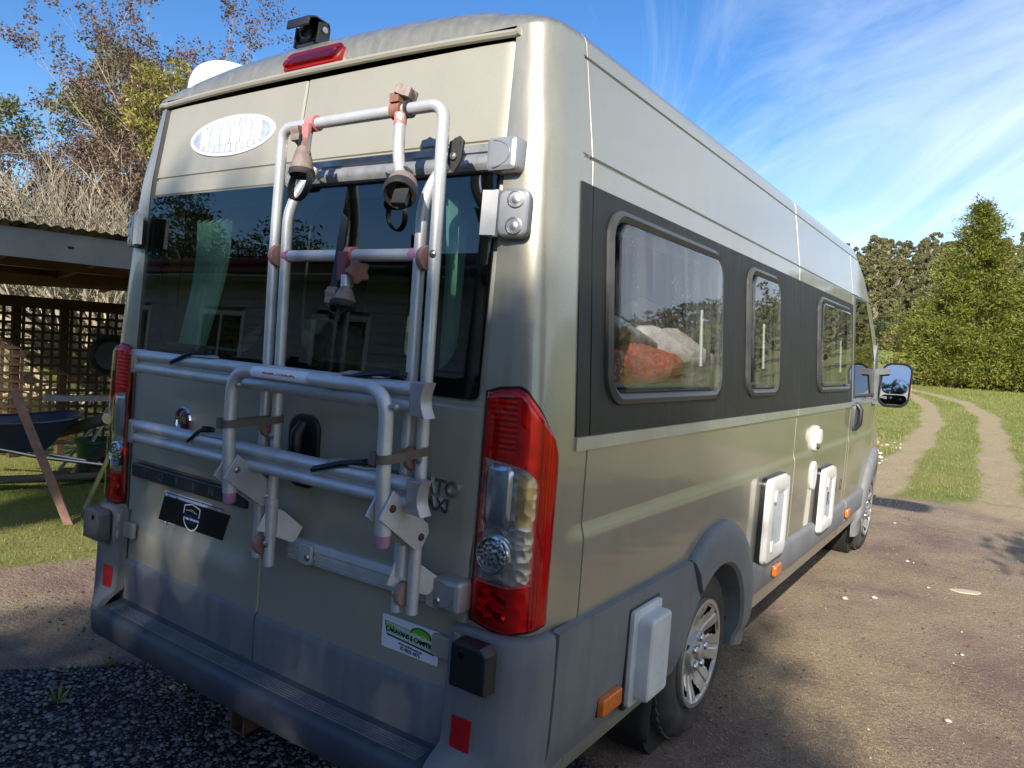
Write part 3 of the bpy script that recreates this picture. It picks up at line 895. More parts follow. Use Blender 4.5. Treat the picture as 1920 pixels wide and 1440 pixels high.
for sx in (1, -1):
    o = Vector((sx * .905, -.035, .742))
    b = MB().prism([(-.055, -.058), (.055, -.058), (.055, .040), (.035, .058), (-.045, .058), (-.055, .048)], o, PRX, (0, 0, 1), PRN, .048, .008).build("hinge_stop", BLACKP if sx > 0 else GREYD, VAN)
    mb = MB(); mb.lathe(o + Vector((-sx * .02, -.0485, .030)), PRN, [(.011, 0), (.009, .001), (.008, -.006), (0, -.006)], 12); mb.build("stop_hole", FRIT, b)
    mb = MB(); mb.lathe((sx * .822, -.012, .695), (0, 0, 1), [(.013, 0), (.013, .028), (.010, .03), (.010, .066), (.014, .068), (.014, .094), (0, .096)], 14)
    mb.prism(rr(.085, .058, .006, 3), Vector((sx * .775, .0, .733)), PRX, (0, 0, 1), PRN, .012, .003)
    mb.build("lower_hinge", PAINT_REAR, VAN)

# ------------------------------------------------------------------ tail lamps
ZT = ([.013, .048, .104, .122, .153, .182, .198, .204, .208], [1.412, 1.424, 1.430, 1.421, 1.378, 1.324, 1.272, 1.195, 1.10])
ZB = ([.013, .070, .109, .139, .208], [.826, .812, .806, .814, .827])
CT = ([.021, .087, .127, .149, .156], [1.250, 1.241, 1.232, 1.210, 1.19])
CB = ([.021, .110, .156], [.935, .929, .941])
def lamp(sx):
    zt = lambda s: float(np.interp(s, *ZT)); zb = lambda s: float(np.interp(s, *ZB))
    ct = lambda s: float(np.interp(s, *CT)); cb = lambda s: float(np.interp(s, *CB))
    def bulge(s, z):
        d = min(s - .013, .208 - s, zt(s) - z, z - zb(s)); d = max(0, d)
        return .003 + .020 * math.sqrt(max(0, 1 - (1 - min(1, d / .022)) ** 2))
    def sheet(mb, s0, s1, lo, hi, off, ns, nz):
        ss = lin(s0, s1, ns)
        mb.grid(lambda s, t: corner(s, lo(s) + (hi(s) - lo(s)) * t, off(s, lo(s) + (hi(s) - lo(s)) * t), sx), ss, lin(0, 1, nz), flip=sx < 0)
    # dark housing rim behind everything
    mb = MB(); sheet(mb, .006, .213, lambda s: zb(min(max(s, .013), .208)) - .006, lambda s: zt(min(max(s, .013), .208)) + .006, lambda s, z: .003, 26, 30)
    T = mb.build("tail_lamp", mat("lamp_housing", (0.03, 0.006, 0.007), 0.3) if sx > 0 else bpy.data.materials["lamp_housing"], VAN, fix=False)
    mb = MB(); sheet(mb, .015, .206, lambda s: zb(s) + .002, ct, lambda s, z: .005, 20, 30)
    sheet(mb, .015, .206, lambda s: ct(s), lambda s: zt(s) - .002, lambda s, z: .005, 20, 30)
    mb.build("lamp_reflector", REFL2, T, fix=False)
    mb = MB()
    fl = lambda s, z: bulge(s, z)
    sheet(mb, .013, .021, zb, zt, fl, 3, 60)
    sheet(mb, .156, .208, zb, zt, fl, 14, 60)
    sheet(mb, .021, .156, zb, cb, fl, 22, 14)
    sheet(mb, .021, .156, ct, zt, fl, 22, 22)
    mb.build("red_lens", G_RED, T, fix=False, smooth=50)
    mb = MB(); sheet(mb, .021, .156, cb, ct, lambda s, z: bulge(s, z) + .0006, 22, 30)
    cl = mb.build("clear_lens", G_CLEAR, T, fix=False, smooth=50)
    mb = MB(); sheet(mb, .157, .205, lambda s: zb(s) + .004, lambda s: zt(s) - .004, lambda s, z: .0075, 10, 40); mb.build("fluted_reflector", REFLV, T, fix=False)
    # chambers behind the clear lens
    mb = MB(); sheet(mb, .019, .159, cb, ct, lambda s, z: .0075, 20, 26); mb.build("clear_reflector", REFL, T, fix=False)
    mb = MB()
    def bowl(u, v):
        s = .030 + .070 * u; z = 1.075 + .160 * v
        e = min(1, max(0, 1 - ((2 * u - 1) ** 4 + (2 * v - 1) ** 4)))
        return corner(s, z, .0090 + .011 * (1 - e) ** .5 * 0 + .009 * math.sqrt(e), sx)
    mb.grid(bowl, lin(0, 1, 14), lin(0, 1, 18), flip=sx < 0); mb.build("reversing_chamber", mat("lamp_ribbed_silver", (0.40, 0.44, 0.52), 0.18, 0.8) if sx > 0 else bpy.data.materials["lamp_ribbed_silver"], T, fix=False)
    mb = MB(); sheet(mb, .112, .148, lambda s: 1.085, lambda s: ct(s) - .018, lambda s, z: .011, 6, 10); mb.build("indicator_chamber", REFLW, T, fix=False)
    p = Vector(corner(.067, 1.005, .008, sx)); q = Vector(corner(.067, 1.005, .03, sx)); a = (q - p).normalized()
    mb = MB(); mb.lathe(p, a, [(.048, 0), (.048, .010), (.044, .012), (.042, .008), (.042, 0)], 28, closed=True); mb.build("lamp_ring", CHROME, T)
    mb = MB(); mb.lathe(p, a, [(.042, .004), (.036, .010), (.02, .0125), (0, .013)], 28); mb.build("lamp_disc", facet_mat("lamp_disc_beads", (0.42, 0.46, 0.50), 90, 0.2, 0.4) if sx > 0 else bpy.data.materials["lamp_disc_beads"], T)
    mb = MB(); sheet(mb, .031, .106, lambda s: .836, lambda s: .912, lambda s, z: .0105, 8, 8); mb.build("fog_chamber", facet_mat("fog_facets", (0.85, 0.45, 0.4), 34, 0.15, 0.9) if sx > 0 else bpy.data.materials["fog_facets"], T, fix=False)
    mb = MB(); sheet(mb, .028, .100, lambda s: 1.265, lambda s: 1.405, lambda s, z: .010, 8, 12); mb.build("brake_chamber", REFL3, T, fix=False)
lamp(1); lamp(-1)

# ------------------------------------------------------------------ bumper, step, cladding
for sx in (1, -1):
    mb = MB()
    zs = [.806, .806, .800, .785, .70, .60, .515, .50, .475, .455, .40, .36, .345]; of = [.0, .020, .030, .034, .036, .037, .038, .042, .085, .105, .108, .100, .0]
    ss = [-.030, -.026] + lin(-.02, .222, 22) + [.228, .232]
    def bf(s, k):
        k = int(k); e = 1.0
        if s <= -.028 or s >= .231: e = .25
        o = min(of[k], .038)
        p = corner(s, zs[k], o * e, sx)
        return (p[0], p[1] - (of[k] - o) * (1 - smooth((s + .01) / .15)), p[2])
    mb.grid(bf, ss, range(len(zs)), flip=sx > 0)
    b = mb.build("bumper_corner", GREYP, VAN, smooth=32)
    mb = MB(); mb.grid(lambda s, z: corner(s, z, .0415, sx), lin(.006, .060, 8), lin(.478, .582, 6), flip=sx < 0)
    for e in (0, 1):
        mb.grid(lambda s, u, e=e: corner(s, (.478, .582)[e], .0415 - .006 * u, sx), lin(.006, .060, 8), [0, 1])
        mb.grid(lambda z, u, e=e: corner((.006, .060)[e], z, .0415 - .006 * u, sx), lin(.478, .582, 6), [0, 1])
    mb.build("red_reflector", REDSOLID, b)
mb = MB()
prof = [(.045, .462), (.0, .461), (-.012, .455), (-.080, .452), (-.096, .446), (-.106, .430), (-.106, .375), (-.095, .350), (.05, .345)]
mb.grid(lambda x, k: (x, prof[int(k)][0] - .012 * (1 - (x / .83) ** 2), prof[int(k)][1]), lin(-.822, .822, 40), range(len(prof)))
STEP = mb.build("bumper_step", GREYD, VAN, smooth=40)
for k in range(6):
    yy = -.022 - k * .0098
    mb = MB(); mb.grid(lambda x, j, yy=yy: (x, yy - .012 * (1 - (x / .83) ** 2) + (-.0026, -.0018, .0018, .0026)[int(j)], .4525 - .0005 * k + (.0, .0055, .0055, .0)[int(j)]), lin(-.76, .76, 30), range(4))
    mb.build("step_rib", GREYP, STEP)  # lighter plastic than the step, painting highlights onto the ribs
mb = MB()
# tow bar
Y0 = -.045
for (a, b) in (((-.031, .268), (.031, .006)),):
    pass
mb.ring([(-.035, -.035), (.035, -.035), (.035, .035), (-.035, .035)], [(-.028, -.028), (.028, -.028), (.028, .028), (-.028, .028)], (0, -.05, .275), PRX, (0, 0, 1), PRN, .008)
for dx in (-.032, .032): mb.box((dx, .15, .275), (.006, .40, .07))
for dz in (-.032, .032): mb.box((0, .15, .275 + dz), (.07, .40, .006))
mb.box((0, .20, .335), (1.1, .06, .05))
for dx in (.10, .145):
    mb.lathe((dx, -.02, .30), (0, 1, 0), [(.022, 0), (.022, .012), (.012, .012), (.012, 0)], 14, closed=True)
mb.box((.122, .06, .31), (.10, .12, .04))
mb.build("tow_bar", mat("rusty_steel", (0.075, 0.045, 0.032), 0.75, 0.3, 0, 0.4, 30, 0.3, 120), VAN)

def cladding(sx):
    def ymax(z):
        if z < .345 + .37 * math.sin(math.radians(125)): return 1.41 - math.sqrt(max(0, .37 ** 2 - (z - .345) ** 2))
        return 1.41 - (z - .345) / math.tan(math.radians(55))
    zs = [.385, .392] + lin(.41, .785, 16) + [.797, .803]
    us = [0, .004] + lin(.02, .97, 26) + [.99, 1]
    def fn(u, z):
        y1 = ymax(z); y = .128 + (y1 - .128) * u
        o = .020 + .014 * smooth((u - .80) / .2) * (1 if z < .66 else .5)
        if z in (zs[0], zs[-1]) or u in (0,): o = -.002
        if u == 1: o = -.06
        w = side_w(z)
        if z < .5: w -= .03 * smooth((.5 - z) / .15)
        return (sx * (w + feat(.5, z) + o), y + rear_y(z) * max(0, 1 - (y - .11) / .2) * .0 + .012 * (1 - u), z)
    mb = MB(); mb.grid(fn, us, zs, flip=sx > 0)
    mb.build("side_cladding", GREYP, VAN, smooth=32)
    for wy, a0, a1, ri, ro in ((WHEEL_Y[0], 124.5, -12, .37, .55), (WHEEL_Y[1], 196, -16, .385, .545)):
        prof = [(ri, -.10), (ri, .030), (ri + .012, .044), (ro - .07, .046), (ro - .02, .036), (ro - .004, .020), (ro, -.004)]
        def ff(a, k):
            r, o = prof[int(k)]; t = math.radians(a)
            if a in (a0, a1): o = min(o, .0)
            z = WHEEL_Z + r * math.sin(t); y = wy + r * math.cos(t)
            return (sx * (side_w(max(z, .31)) * taper(y) + .006 + o), y, z)
        mb = MB(); mb.grid(ff, [a0, a0 - .5] + lin(a0 - 3, a1 + 3, 40) + [a1 + .5, a1], range(len(prof)), flip=sx > 0)
        mb.build("wheel_arch_flare", GREYP if wy < 3 else SILLP, VAN, smooth=40)
    zs = [.448, .452, .465, .585, .600, .608]; of = [-.01, .018, .024, .024, .014, -.002]
    def sl(y0, y1, m):
        ys = [y0, y0 + .012] + lin(y0 + .05, y1 - .05, 30) + [y1 - .012, y1]
        mb = MB(); mb.grid(lambda y, k: (sx * (side_w(zs[int(k)]) * taper(y) + .011 + of[int(k)] * (0 if y in (ys[0], ys[-1]) else 1)), y, zs[int(k)]), ys, range(6), flip=sx > 0)
        mb.build("sill_trim", m, VAN, smooth=40)
    sl(1.93, 4.13, SILLP); sl(4.142, 4.92, SILLP)
cladding(1); cladding(-1)

# ------------------------------------------------------------------ wheels
def wheel(wy, sx, name_l):
    cx = sx * .975
    T = MB()
    W = .215
    prof = [(.205, .0), (.225, -.004), (.26, .010), (.30, .006), (.322, -.006), (.337, -.022), (.344, -.042), (.346, -.10), (.346, -W + .045), (.337, -W + .022), (.30, -W), (.215, -W)]
    T.lathe((cx, wy, WHEEL_Z), (sx, 0, 0), prof, 56, closed=True)
    w = T.build("wheel", TYREM, VAN, smooth=40)
    mb = MB()
    for k in range(44):
        for row, (h0, h1) in enumerate(((-.030, -.075), (-.085, -.128), (-.138, -.185))):
            a = 2 * PI * (k + .5 * (row % 2)) / 44
            c = Vector((cx + sx * (h0 + h1) / 2, wy + .347 * math.cos(a), WHEEL_Z + .347 * math.sin(a)))
            R = Matrix(((1, 0, 0), (0, math.cos(a), -math.sin(a)), (0, math.sin(a), math.cos(a)))) @ Matrix.Rotation(.25 * (1 - row), 3, 'Y')
            mb.box(c, (abs(h1 - h0), .010, .034), R)
    o = mb.build("tread", TYREM, w, kind="stuff")
    mb = MB(); mb.lathe((cx, wy, WHEEL_Z), (sx, 0, 0), [(.212, -.012), (.205, -.06), (.10, -.075), (0, -.075)], 40, caps=False); mb.build("rim", UNDER, w)
    # wheel trim: seven broad double spokes with windows near the rim
    mb = MB()
    N = 7
    def hz(r, a):
        d = .012 - .030 * smooth((.20 - r) / .10) + .022 * smooth((.092 - r) / .012)
        ph = (a * N / (2 * PI)) % 1.0
        u = abs(ph - .5) * 2          # 0 at the middle of a spoke, 1 between spokes
        if .098 < r < .196:
            d += .006 * smooth((.8 - u) / .1) - .004
            if u < .09: d -= .006
        if r > .198: d += .006
        return d
    rs = [.0, .02, .045, .07, .082, .09, .098, .104, .115, .128, .135, .15, .165, .18, .188, .194, .199, .205, .212, .216]
    As = lin(0, 2 * PI, 168)
    def kp(r, a):
        u = abs((a * N / (2 * PI)) % 1.0 - .5) * 2
        return not (.130 < r < .190 and u > .62 + .25 * (.19 - r) / .06)
    mb.grid(lambda r, a: (cx + sx * (hz(r, a) - .002), wy + r * math.cos(a + .3), WHEEL_Z + r * math.sin(a + .3)), rs, As, kp)
    mb.lathe((cx, wy, WHEEL_Z), (sx, 0, 0), [(.216, .014), (.219, .004), (.214, -.02), (.209, -.01)], 60, closed=True)
    hc = mb.build("wheel_trim", HUBM, w, smooth=38)
    for k in range(5):
        a = 2 * PI * k / 5 + .2
        mb = MB(); mb.lathe((cx + sx * .001, wy + .060 * math.cos(a), WHEEL_Z + .060 * math.sin(a)), (sx, 0, 0), [(.0185, 0), (.0185, .008), (.013, .016), (0, .019)], 14)
        mb.build("lug_cover", CHROME, hc)
    mb = MB(); mb.lathe((cx + sx * .002, wy, WHEEL_Z), (sx, 0, 0), [(.032, 0), (.032, .010), (.026, .014), (0, .015)], 20); mb.build("hub_cap", HUBM, hc)
for wy in WHEEL_Y:
    for sx in (1, -1): wheel(wy, sx, "")
# mud flaps
for sx in (1, -1):
    mb = MB()
    mb.grid(lambda u, v: (sx * (.70 + .29 * u - .02 * v * (1 - u)), .925 - .015 * v + .01 * math.sin(u * 5), .40 - .225 * v + .015 * (u < .1)), lin(0, 1, 8), lin(0, 1, 6))
    mb.grid(lambda u, v: (sx * (.70 + .29 * u - .02 * v * (1 - u)), .931 - .015 * v + .01 * math.sin(u * 5), .40 - .225 * v + .015 * (u < .1)), lin(0, 1, 8), lin(0, 1, 6))
    for e in (0, 1):
        mb.grid(lambda t, v, e=e: (sx * (.70 + .29 * e - .02 * v * (1 - e)), .925 + .006 * t - .015 * v + .01 * math.sin(e * 5), .40 - .225 * v + .015 * (e < .1)), [0, 1], lin(0, 1, 6))
        mb.grid(lambda t, u, e=e: (sx * (.70 + .29 * u - .02 * e * (1 - u)), .925 + .006 * t - .015 * e + .01 * math.sin(u * 5), .40 - .225 * e + .015 * (u < .1)), [0, 1], lin(0, 1, 8))
    bm_ = mb.build("mud_flap", RUBBER, VAN, fix=False)
    b_ = bmesh.new(); b_.from_mesh(bm_.data); bmesh.ops.remove_doubles(b_, verts=b_.verts, dist=.0005); bmesh.ops.recalc_face_normals(b_, faces=b_.faces); b_.to_mesh(bm_.data); b_.free()

# ------------------------------------------------------------------ right side fittings
EY = Vector((0, 1, 0)); EZ = Vector((0, 0, 1)); EX = Vector((1, 0, 0))
# weathered white service box
bo_ = Vector((1.020, .690, .590))
BX = MB().prism(rr(.235, .325, .012, 4), bo_, EY, EZ, EX, .012, .002).build("service_box", GASKET, VAN)
MB().prism(rr(.215, .305, .016, 4), bo_ + EX * .012, EY, EZ, EX, .014, .003).build("box_base", WHITEG, BX)
MB().prism(rr(.165, .265, .020, 5), bo_ + EX * .026 + EY * .008 - EZ * .004, EY, EZ, EX, .046, .012).build("box_cover", WHITEG, BX)
def hatch(y, z, w, h, letter=None):
    o = Vector((side_x(y, z) + .0, y, z))
    hb = MB().prism(rr(w + .012, h + .012, .035, 6), o - EX * .006, EY, EZ, EX, .028, .003).build("service_hatch", GASKET, VAN)
    MB().prism(rr(w, h, .032, 6), o + EX * .022, EY, EZ, EX, .014, .005).build("hatch_flange", WHITEP, hb)
    mb = MB(); mb.ring(rr(w - .012, h - .012, .030, 6), rr(w - .14, h - .14, .012, 6), o + EX * .036, EY, EZ, EX, .020); mb.build("hatch_frame", WHITEP, hb)
    mb = MB(); mb.prism(rr(w - .13, h - .13, .012, 6), o + EX * .036, EY, EZ, EX, .006, .001); mb.build("hatch_panel", mat("hatch_panel_grey", (0.50, 0.52, 0.55), 0.4) if letter is None else bpy.data.materials["hatch_panel_grey"], hb)
    for dz in (.30, -.30):
        mb = MB(); mb.prism(rr(.030, .055, .010, 4), o + EX * .050 - EY * (w * .5 - .075) + EZ * dz * h, EY, EZ, EX, .010, .003)
        mb.build("hatch_lock", WHITEP, hb)
    if letter:
        text_mb(letter, .12, o + EX * .0425 + EZ * .0, EY, EZ, EX, .0006).build("side_letter", BLACKPR, hb, smooth=0)
hatch(2.165, .795, .35, .40)
hatch(3.35, .73, .345, .385, "R")
for ch, yy, zz_ in (("I", 3.62, .735), ("N", 3.80, .738),):
    text_mb(ch, .105, Vector((side_x(yy, zz_) + .001, yy, zz_)), EY, EZ, EX, .0004).build("side_letter", mat("letter_dark" + ch, (0.05, 0.05, 0.045), 0.4), VAN, smooth=0)
text_mb("O", .105, Vector((side_x(3.96, .738) + .001, 3.96, .738)), EY, EZ, EX, .0004).build("side_letter", bpy.data.materials["letter_darkN"], VAN, smooth=0)
# oval vent cap beside the second hatch, mains inlet
vo_ = Vector((side_x(3.06, .90), 3.06, .90))
VC = MB().prism(ell(.055, .085, 24), vo_, EY, EZ, EX, .014, .005).build("vent_cap", WHITEP, VAN)
pi_ = Vector((side_x(3.06, 1.118), 3.06, 1.118))
PI_ = MB().prism(rr(.115, .150, .05, 6), pi_, EY, EZ, EX, .022, .008).build("power_inlet", WHITEP, VAN)
MB().prism(ell(.038, .045, 20, 0, .012), pi_ + EX * .022, EY, EZ, EX, .020, .008).build("inlet_cover", WHITEP, PI_)
MB().prism(rr(.03, .02, .006, 3, 0, -.05), pi_ + EX * .022, EY, EZ, EX, .012, .003).build("inlet_latch", GASKET, PI_)
for yy, zz_, w in ((.475, .500, .135), (2.30, .512, .115), (4.17, .520, .115)):
    o = Vector((side_w(zz_) * taper(yy) + .032, yy, zz_))
    if yy < 1: o.x = side_w(zz_) + .026
    a = MB().prism(rr(w, .062, .008, 3), o - EX * .004, EY, EZ, EX, .010, .002).build("marker_lamp", GASKET, VAN)
    MB().prism(rr(w - .008, .056, .010, 4), o + EX * .006, EY, EZ, EX, .020, .007).build("amber_lens", AMBERM, a)
# front door handle
do_ = Vector((side_w(1.2) * taper(4.33), 4.33, 1.195))
D = MB().prism(rr(.14, .21, .05, 6), do_, EY, EZ, EX, .014, .005).build("front_door_handle", mat("handle_grey", (0.06, 0.065, 0.07), 0.45), VAN)
mb = MB(); mb.tube([do_ + Vector((.012, -.03, .09)), do_ + Vector((.042, -.03, .05)), do_ + Vector((.042, -.03, -.05)), do_ + Vector((.012, -.03, -.09))], .018, 10); mb.build("handle_grip", BLACKP, D)
# door mirror
MIRG = mat("mirror_arm_grey", (0.11, 0.118, 0.128), 0.5)
mb = MB()
mb.prism([(-.07, -.20), (.09, -.20), (.03, .24), (-.03, .30), (-.07, .22)], Vector((.955, 5.16, 1.44)), EY, EZ, EX, .035, .01)
mb.beam((.97, 5.14, 1.52), (1.09, 5.15, 1.54), .05, .05); mb.beam((.97, 5.14, 1.30), (1.09, 5.15, 1.30), .06, .07); mb.beam((1.0, 5.13, 1.30), (1.0, 5.13, 1.52), .05, .05)
MIR = mb.build("door_mirror", MIRG, VAN)
mo = Vector((1.140, 5.165, 1.430)); mx_ = Vector((1, .13, .02)).normalized(); mz_ = Vector((.02, .04, 1)).normalized(); mn_ = Vector((.13, -1, .21)).normalized(); mz_ = Vector((.02, .21, 1)).normalized()
mb = MB(); shell = rr(.225, .355, .075, 8)
mb.prism(shell, mo + mn_ * .01, mx_, mz_, -mn_, .11, .05); mb.build("mirror_shell", BLACKP, MIR)
mb = MB(); mb.ring(rr(.228, .358, .076, 8), rr(.198, .328, .065, 8), mo + mn_ * .008, mx_, mz_, mn_, .012); mb.build("mirror_rim", BLACKP, MIR)
MIRGL = mat("mirror_glass", (0.36, 0.42, 0.46), 0.02, 1.0, 0, 0.02)
mb = MB(); mb.prism(rr(.196, .236, .055, 7, 0, .042), mo + mn_ * .010, mx_, mz_, mn_, .003, .001); mb.build("mirror_glass", MIRGL, MIR)
mb = MB(); mb.prism(rr(.190, .078, .034, 6, 0, -.122), mo + mn_ * .010, mx_, mz_, mn_, .004, .001); mb.build("wide_mirror_glass", MIRGL, MIR)
mb = MB(); mb.prism(rr(.04, .10, .01, 3), mo - mn_ * .03 + mx_ * .100 - mz_ * .03, mn_, mz_, mx_, .018, .005); mb.build("mirror_indicator", AMBERM, MIR)

# ------------------------------------------------------------------ roof fittings
# high brake lamp
o = Vector((.020, rear_y(2.36) + .004, 2.392)); up = Vector((0, .75, .66)).normalized(); n_ = Vector((0, -.66, .75)).normalized(); n_ = Vector((0, -.80, .60)).normalized(); up = Vector((0, .60, .80)).normalized()
BL = MB().prism(rr(.262, .078, .024, 6), o - n_ * .014, PRX, up, n_, .020, .003).build("high_brake_lamp", mat("brake_lamp_rim", (0.25, 0.01, 0.01), 0.3), VAN)
mb = MB(); mb.prism(rr(.246, .062, .020, 6), o + n_ * .006, PRX, up, n_, .005, .001); mb.build("brake_reflector", REFL, BL)
mb = MB(); mb.prism(rr(.252, .068, .022, 6), o + n_ * .010, PRX, up, n_, .012, .006); mb.build("brake_lens", G_RED, BL, smooth=50)
for dx in (-.112, .112):
    mb = MB(); mb.lathe(o + PRX * dx + up * -.004 + n_ * .020, n_, [(.006, 0), (.005, .003), (0, .003)], 10)
    mb.build("lamp_screw", REDSOLID, BL)
# reversing camera
c0 = Vector((-.155, .215, 2.522))
mb = MB(); mb.box(c0 + Vector((0, .01, -.020)), (.085, .075, .010))
for dx in (-.058, .058):
    mb.prism([(-.028, -.02), (.022, -.02), (.028, .035), (.012, .055), (-.02, .05)], c0 + Vector((dx - .003, 0, 0)), EY, EZ, EX, .007, .001)
RC = mb.build("reversing_camera", BLACKP, VAN)
mb = MB()
prof_c = [(-.065, .030), (-.060, .058), (-.030, .068), (.030, .062), (.036, .040), (.030, .036), (.025, .052), (-.028, .058), (-.050, .050), (-.058, .028)]
mb.prism(prof_c, c0 + Vector((-.055, 0, 0)), EY, EZ, EX, .110, .004); mb.build("camera_hood", BLACKP, RC)
mb = MB(); mb.lathe(c0 + Vector((0, -.030, .026)), (0, -1, -.25), [(.030, -.05), (.030, 0), (.022, .004), (.018, -.004), (0, -.004)], 20); mb.box(c0 + Vector((0, .012, .026)), (.095, .05, .05)); mb.build("camera_body", BLACKP, RC)
for dx in (-.064, .064):
    mb = MB(); mb.lathe(c0 + Vector((dx, .0, .028)), (1 if dx > 0 else -1, 0, 0), [(.011, 0), (.011, .004), (0, .006)], 10)
    mb.build("camera_screw", STEEL, RC)
# white dome roof vent on the left
def dome(cx, cy, cz, a, b, h, rot=0):
    mb = MB()
    mb.grid(lambda u, v: (cx + a * math.copysign(abs(math.cos(u)) ** .75, math.cos(u)) * math.cos(v) ** .6, cy + b * math.copysign(abs(math.sin(u)) ** .75, math.sin(u)) * math.cos(v) ** .6, cz + h * math.sin(v) ** .8), lin(0, 2 * PI, 36), lin(0, PI / 2, 12))
    return mb
DV = dome(-.80, .42, 2.425, .105, .24, .165).build("roof_vent_dome", WHITEG, VAN, smooth=60)
dome(-.80, .42, 2.405, .12, .26, .04).build("vent_base", WHITEP, DV, smooth=60)

# ------------------------------------------------------------------ inside the van
mb = MB(); mb.box((0, 2.6, .62), (1.86, 4.9, .04)); mb.build("van_floor", WOODI, VAN)
mb = MB(); mb.box((0, 2.55, 2.25), (1.70, 4.4, .02)); mb.build("van_ceiling", LINER, VAN)
mb = MB(); mb.box((0, 1.15, 1.02), (1.86, 1.95, .72)); mb.build("bed_base", LINER, VAN)
mb = MB(); mb.box((-.55, 2.9, 1.2), (.60, 1.0, 1.1)); mb.build("van_cupboard", WOODI, VAN)
mb = MB(); mb.box((-.6, 1.6, 2.08), (.45, 2.3, .28)); mb.build("van_cupboard", INDARK, VAN)  # overhead cupboard painted near-black in place of interior shade
mb = MB(); mb.box((-.25, 2.35, 1.3), (1.35, .03, 1.9)); mb.build("added_dark_divider", INDARK, VAN)  # unseen divider added to shut out light and darken the interior
for x0 in (-.47, .30):
    mb = MB(); mb.prism(rr(.46, .62, .10, 6), (x0 + .1, 4.55, 1.35), EX, EZ, EY, .14, .05); mb.box((x0 + .1, 4.55, 1.0), (.46, .5, .14)); mb.build("cab_seat", mat("seat_grey", (0.16, 0.16, 0.17), 0.9), VAN)
# ------------------------------------------------------------------ bicycle rack on the right door
RACK = thing("bike_rack", "folded aluminium bicycle rack bolted to the right rear door of the camper van", "bike rack", (.425, -.10, .84))
RY = -.10
def rt(name, pts, r, m=None, parent=None, n=14, fil=None):
    mb = MB(); mb.tube(fillet(pts, fil, 8) if fil else pts, r, n); return mb.build(name, m or ALU, parent or RACK, smooth=50)
FT = .0158
rt("outer_frame", [(.112, RY, .848), (.115, RY, 1.75), (.128, RY - .004, 2.02), (.128, RY - .004, 2.112), (.735, RY - .004, 2.112), (.735, RY - .004, 2.02), (.733, RY, .838)], FT, fil=.085)
for x in (.168, .682):
    rt("inner_leg", [(x, RY, .832), (x, RY, 1.865), (x + .010, RY + .02, 1.93), (x + .030, -.035, 2.005)], FT, fil=.06)
rung = rt("rung", [(.190, RY, 1.745), (.662, RY, 1.745)], .0165)
PINK = mat("faded_pink_plastic", (0.46, 0.17, 0.17), 0.55, 0, 0, 0.2, 30, 0.1, 150)
DUSTYP = mat("dusty_rose_plastic", (0.30, 0.165, 0.145), 0.6, 0, 0, 0.22, 30, 0.1, 150)
RUST = mat("faded_brown_plastic", (0.23, 0.105, 0.075), 0.6, 0, 0, 0.25, 30, 0.15, 150)
TAUPE = mat("faded_taupe_plastic", (0.25, 0.19, 0.165), 0.65, 0, 0, 0.25, 40, 0.2, 200)
MAUVE = mat("mauve_plug", (0.42, 0.20, 0.34), 0.55, 0, 0, 0.15, 30)
for x in (.176, .668): MB().tube([(x - .012, RY, 1.745), (x + .012, RY, 1.745)], .0178, 14).build("rung_plug", MAUVE, rung)
for x, z in ((.141, 1.745), (.709, 1.735), (.141, 1.245), (.709, 1.235), (.139, .895), (.708, .885)):
    mb = MB(); mb.lathe((x - .010, RY - .006, z), (1, 0, 0), [(.012, 0), (.030, .001), (.032, .006), (.032, .014), (.030, .019), (.012, .020)], 20)
    mb.build("pivot_wheel", DUSTYP, RACK)
for x, z in ((.735, 1.745), (.735, 1.235), (.168, 1.22), (.168, .90), (.685, .88)):
    mb = MB(); mb.lathe((x + (.004 if x > .5 else 0), RY - FT - .0005, z), (0, -1, 0), [(.010, 0), (.010, .003), (.006, .006), (0, .007)], 12)
    mb.build("frame_bolt", STEEL, RACK)
# upper mounting bar
def bar(name, x0, x1, prof, yb, zb, m, n=2):
    mb = MB(); xs = lin(x0, x1, n)
    mb.grid(lambda x, k: (x, yb(x) + prof[int(k)][0], zb + prof[int(k)][1]), xs, range(len(prof)))
    for e in (x0, x1): mb.add([(e, yb(e) + p[0], zb + p[1]) for p in prof], [tuple(range(len(prof)))])
    return mb.build(name, m, RACK, smooth=35)
yb_up = lambda x: door_y(x, 2.0) - .001
UPB = bar("mounting_bar", .07, .82, [(.0, .036), (-.018, .037), (-.024, .033), (-.024, .016), (-.018, .014), (-.018, .008), (-.034, .004), (-.042, -.008), (-.042, -.022), (-.034, -.034), (.0, -.036)], yb_up, 2.012, ALUDIRTY, 8)
def cap(x, yz, z, w, h, flip):
    o = Vector((x, yz, z))
    c = MB().prism(rr(w, h, .014, 5), o, PRX, EZ, PRN, .052, .014).build("bar_cap", CASTG, RACK)
    mb = MB()
    arc = [(flip * (-.030 + .058 * math.cos(t)), .034 * math.sin(t)) for t in lin(-1.45, 1.45, 20)]
    mb.tube([o + PRX * a + EZ * b + PRN * .0518 for a, b in arc], .0016, 6); mb.build("cap_groove", mat("cap_groove_dark", (0.16, 0.165, 0.17), 0.4) if "cap_groove_dark" not in bpy.data.materials else bpy.data.materials["cap_groove_dark"], c)
cap(.833, yb_up(.83) + .002, 2.012, .095, .088, 1)
cap(.062, yb_up(.06) + .002, 2.008, .085, .080, -1)
yb_lo = lambda x: door_y(x, .873) - .001
LOB = bar("mounting_bar", .165, .775, [(.0, .031), (-.016, .031), (-.026, .022), (-.028, .012), (-.022, .008), (-.022, .002), (-.026, .0), (-.026, -.012), (-.022, -.014), (-.022, -.019), (-.026, -.021), (-.024, -.031), (.0, -.031)], yb_lo, .874, ALU, 8)
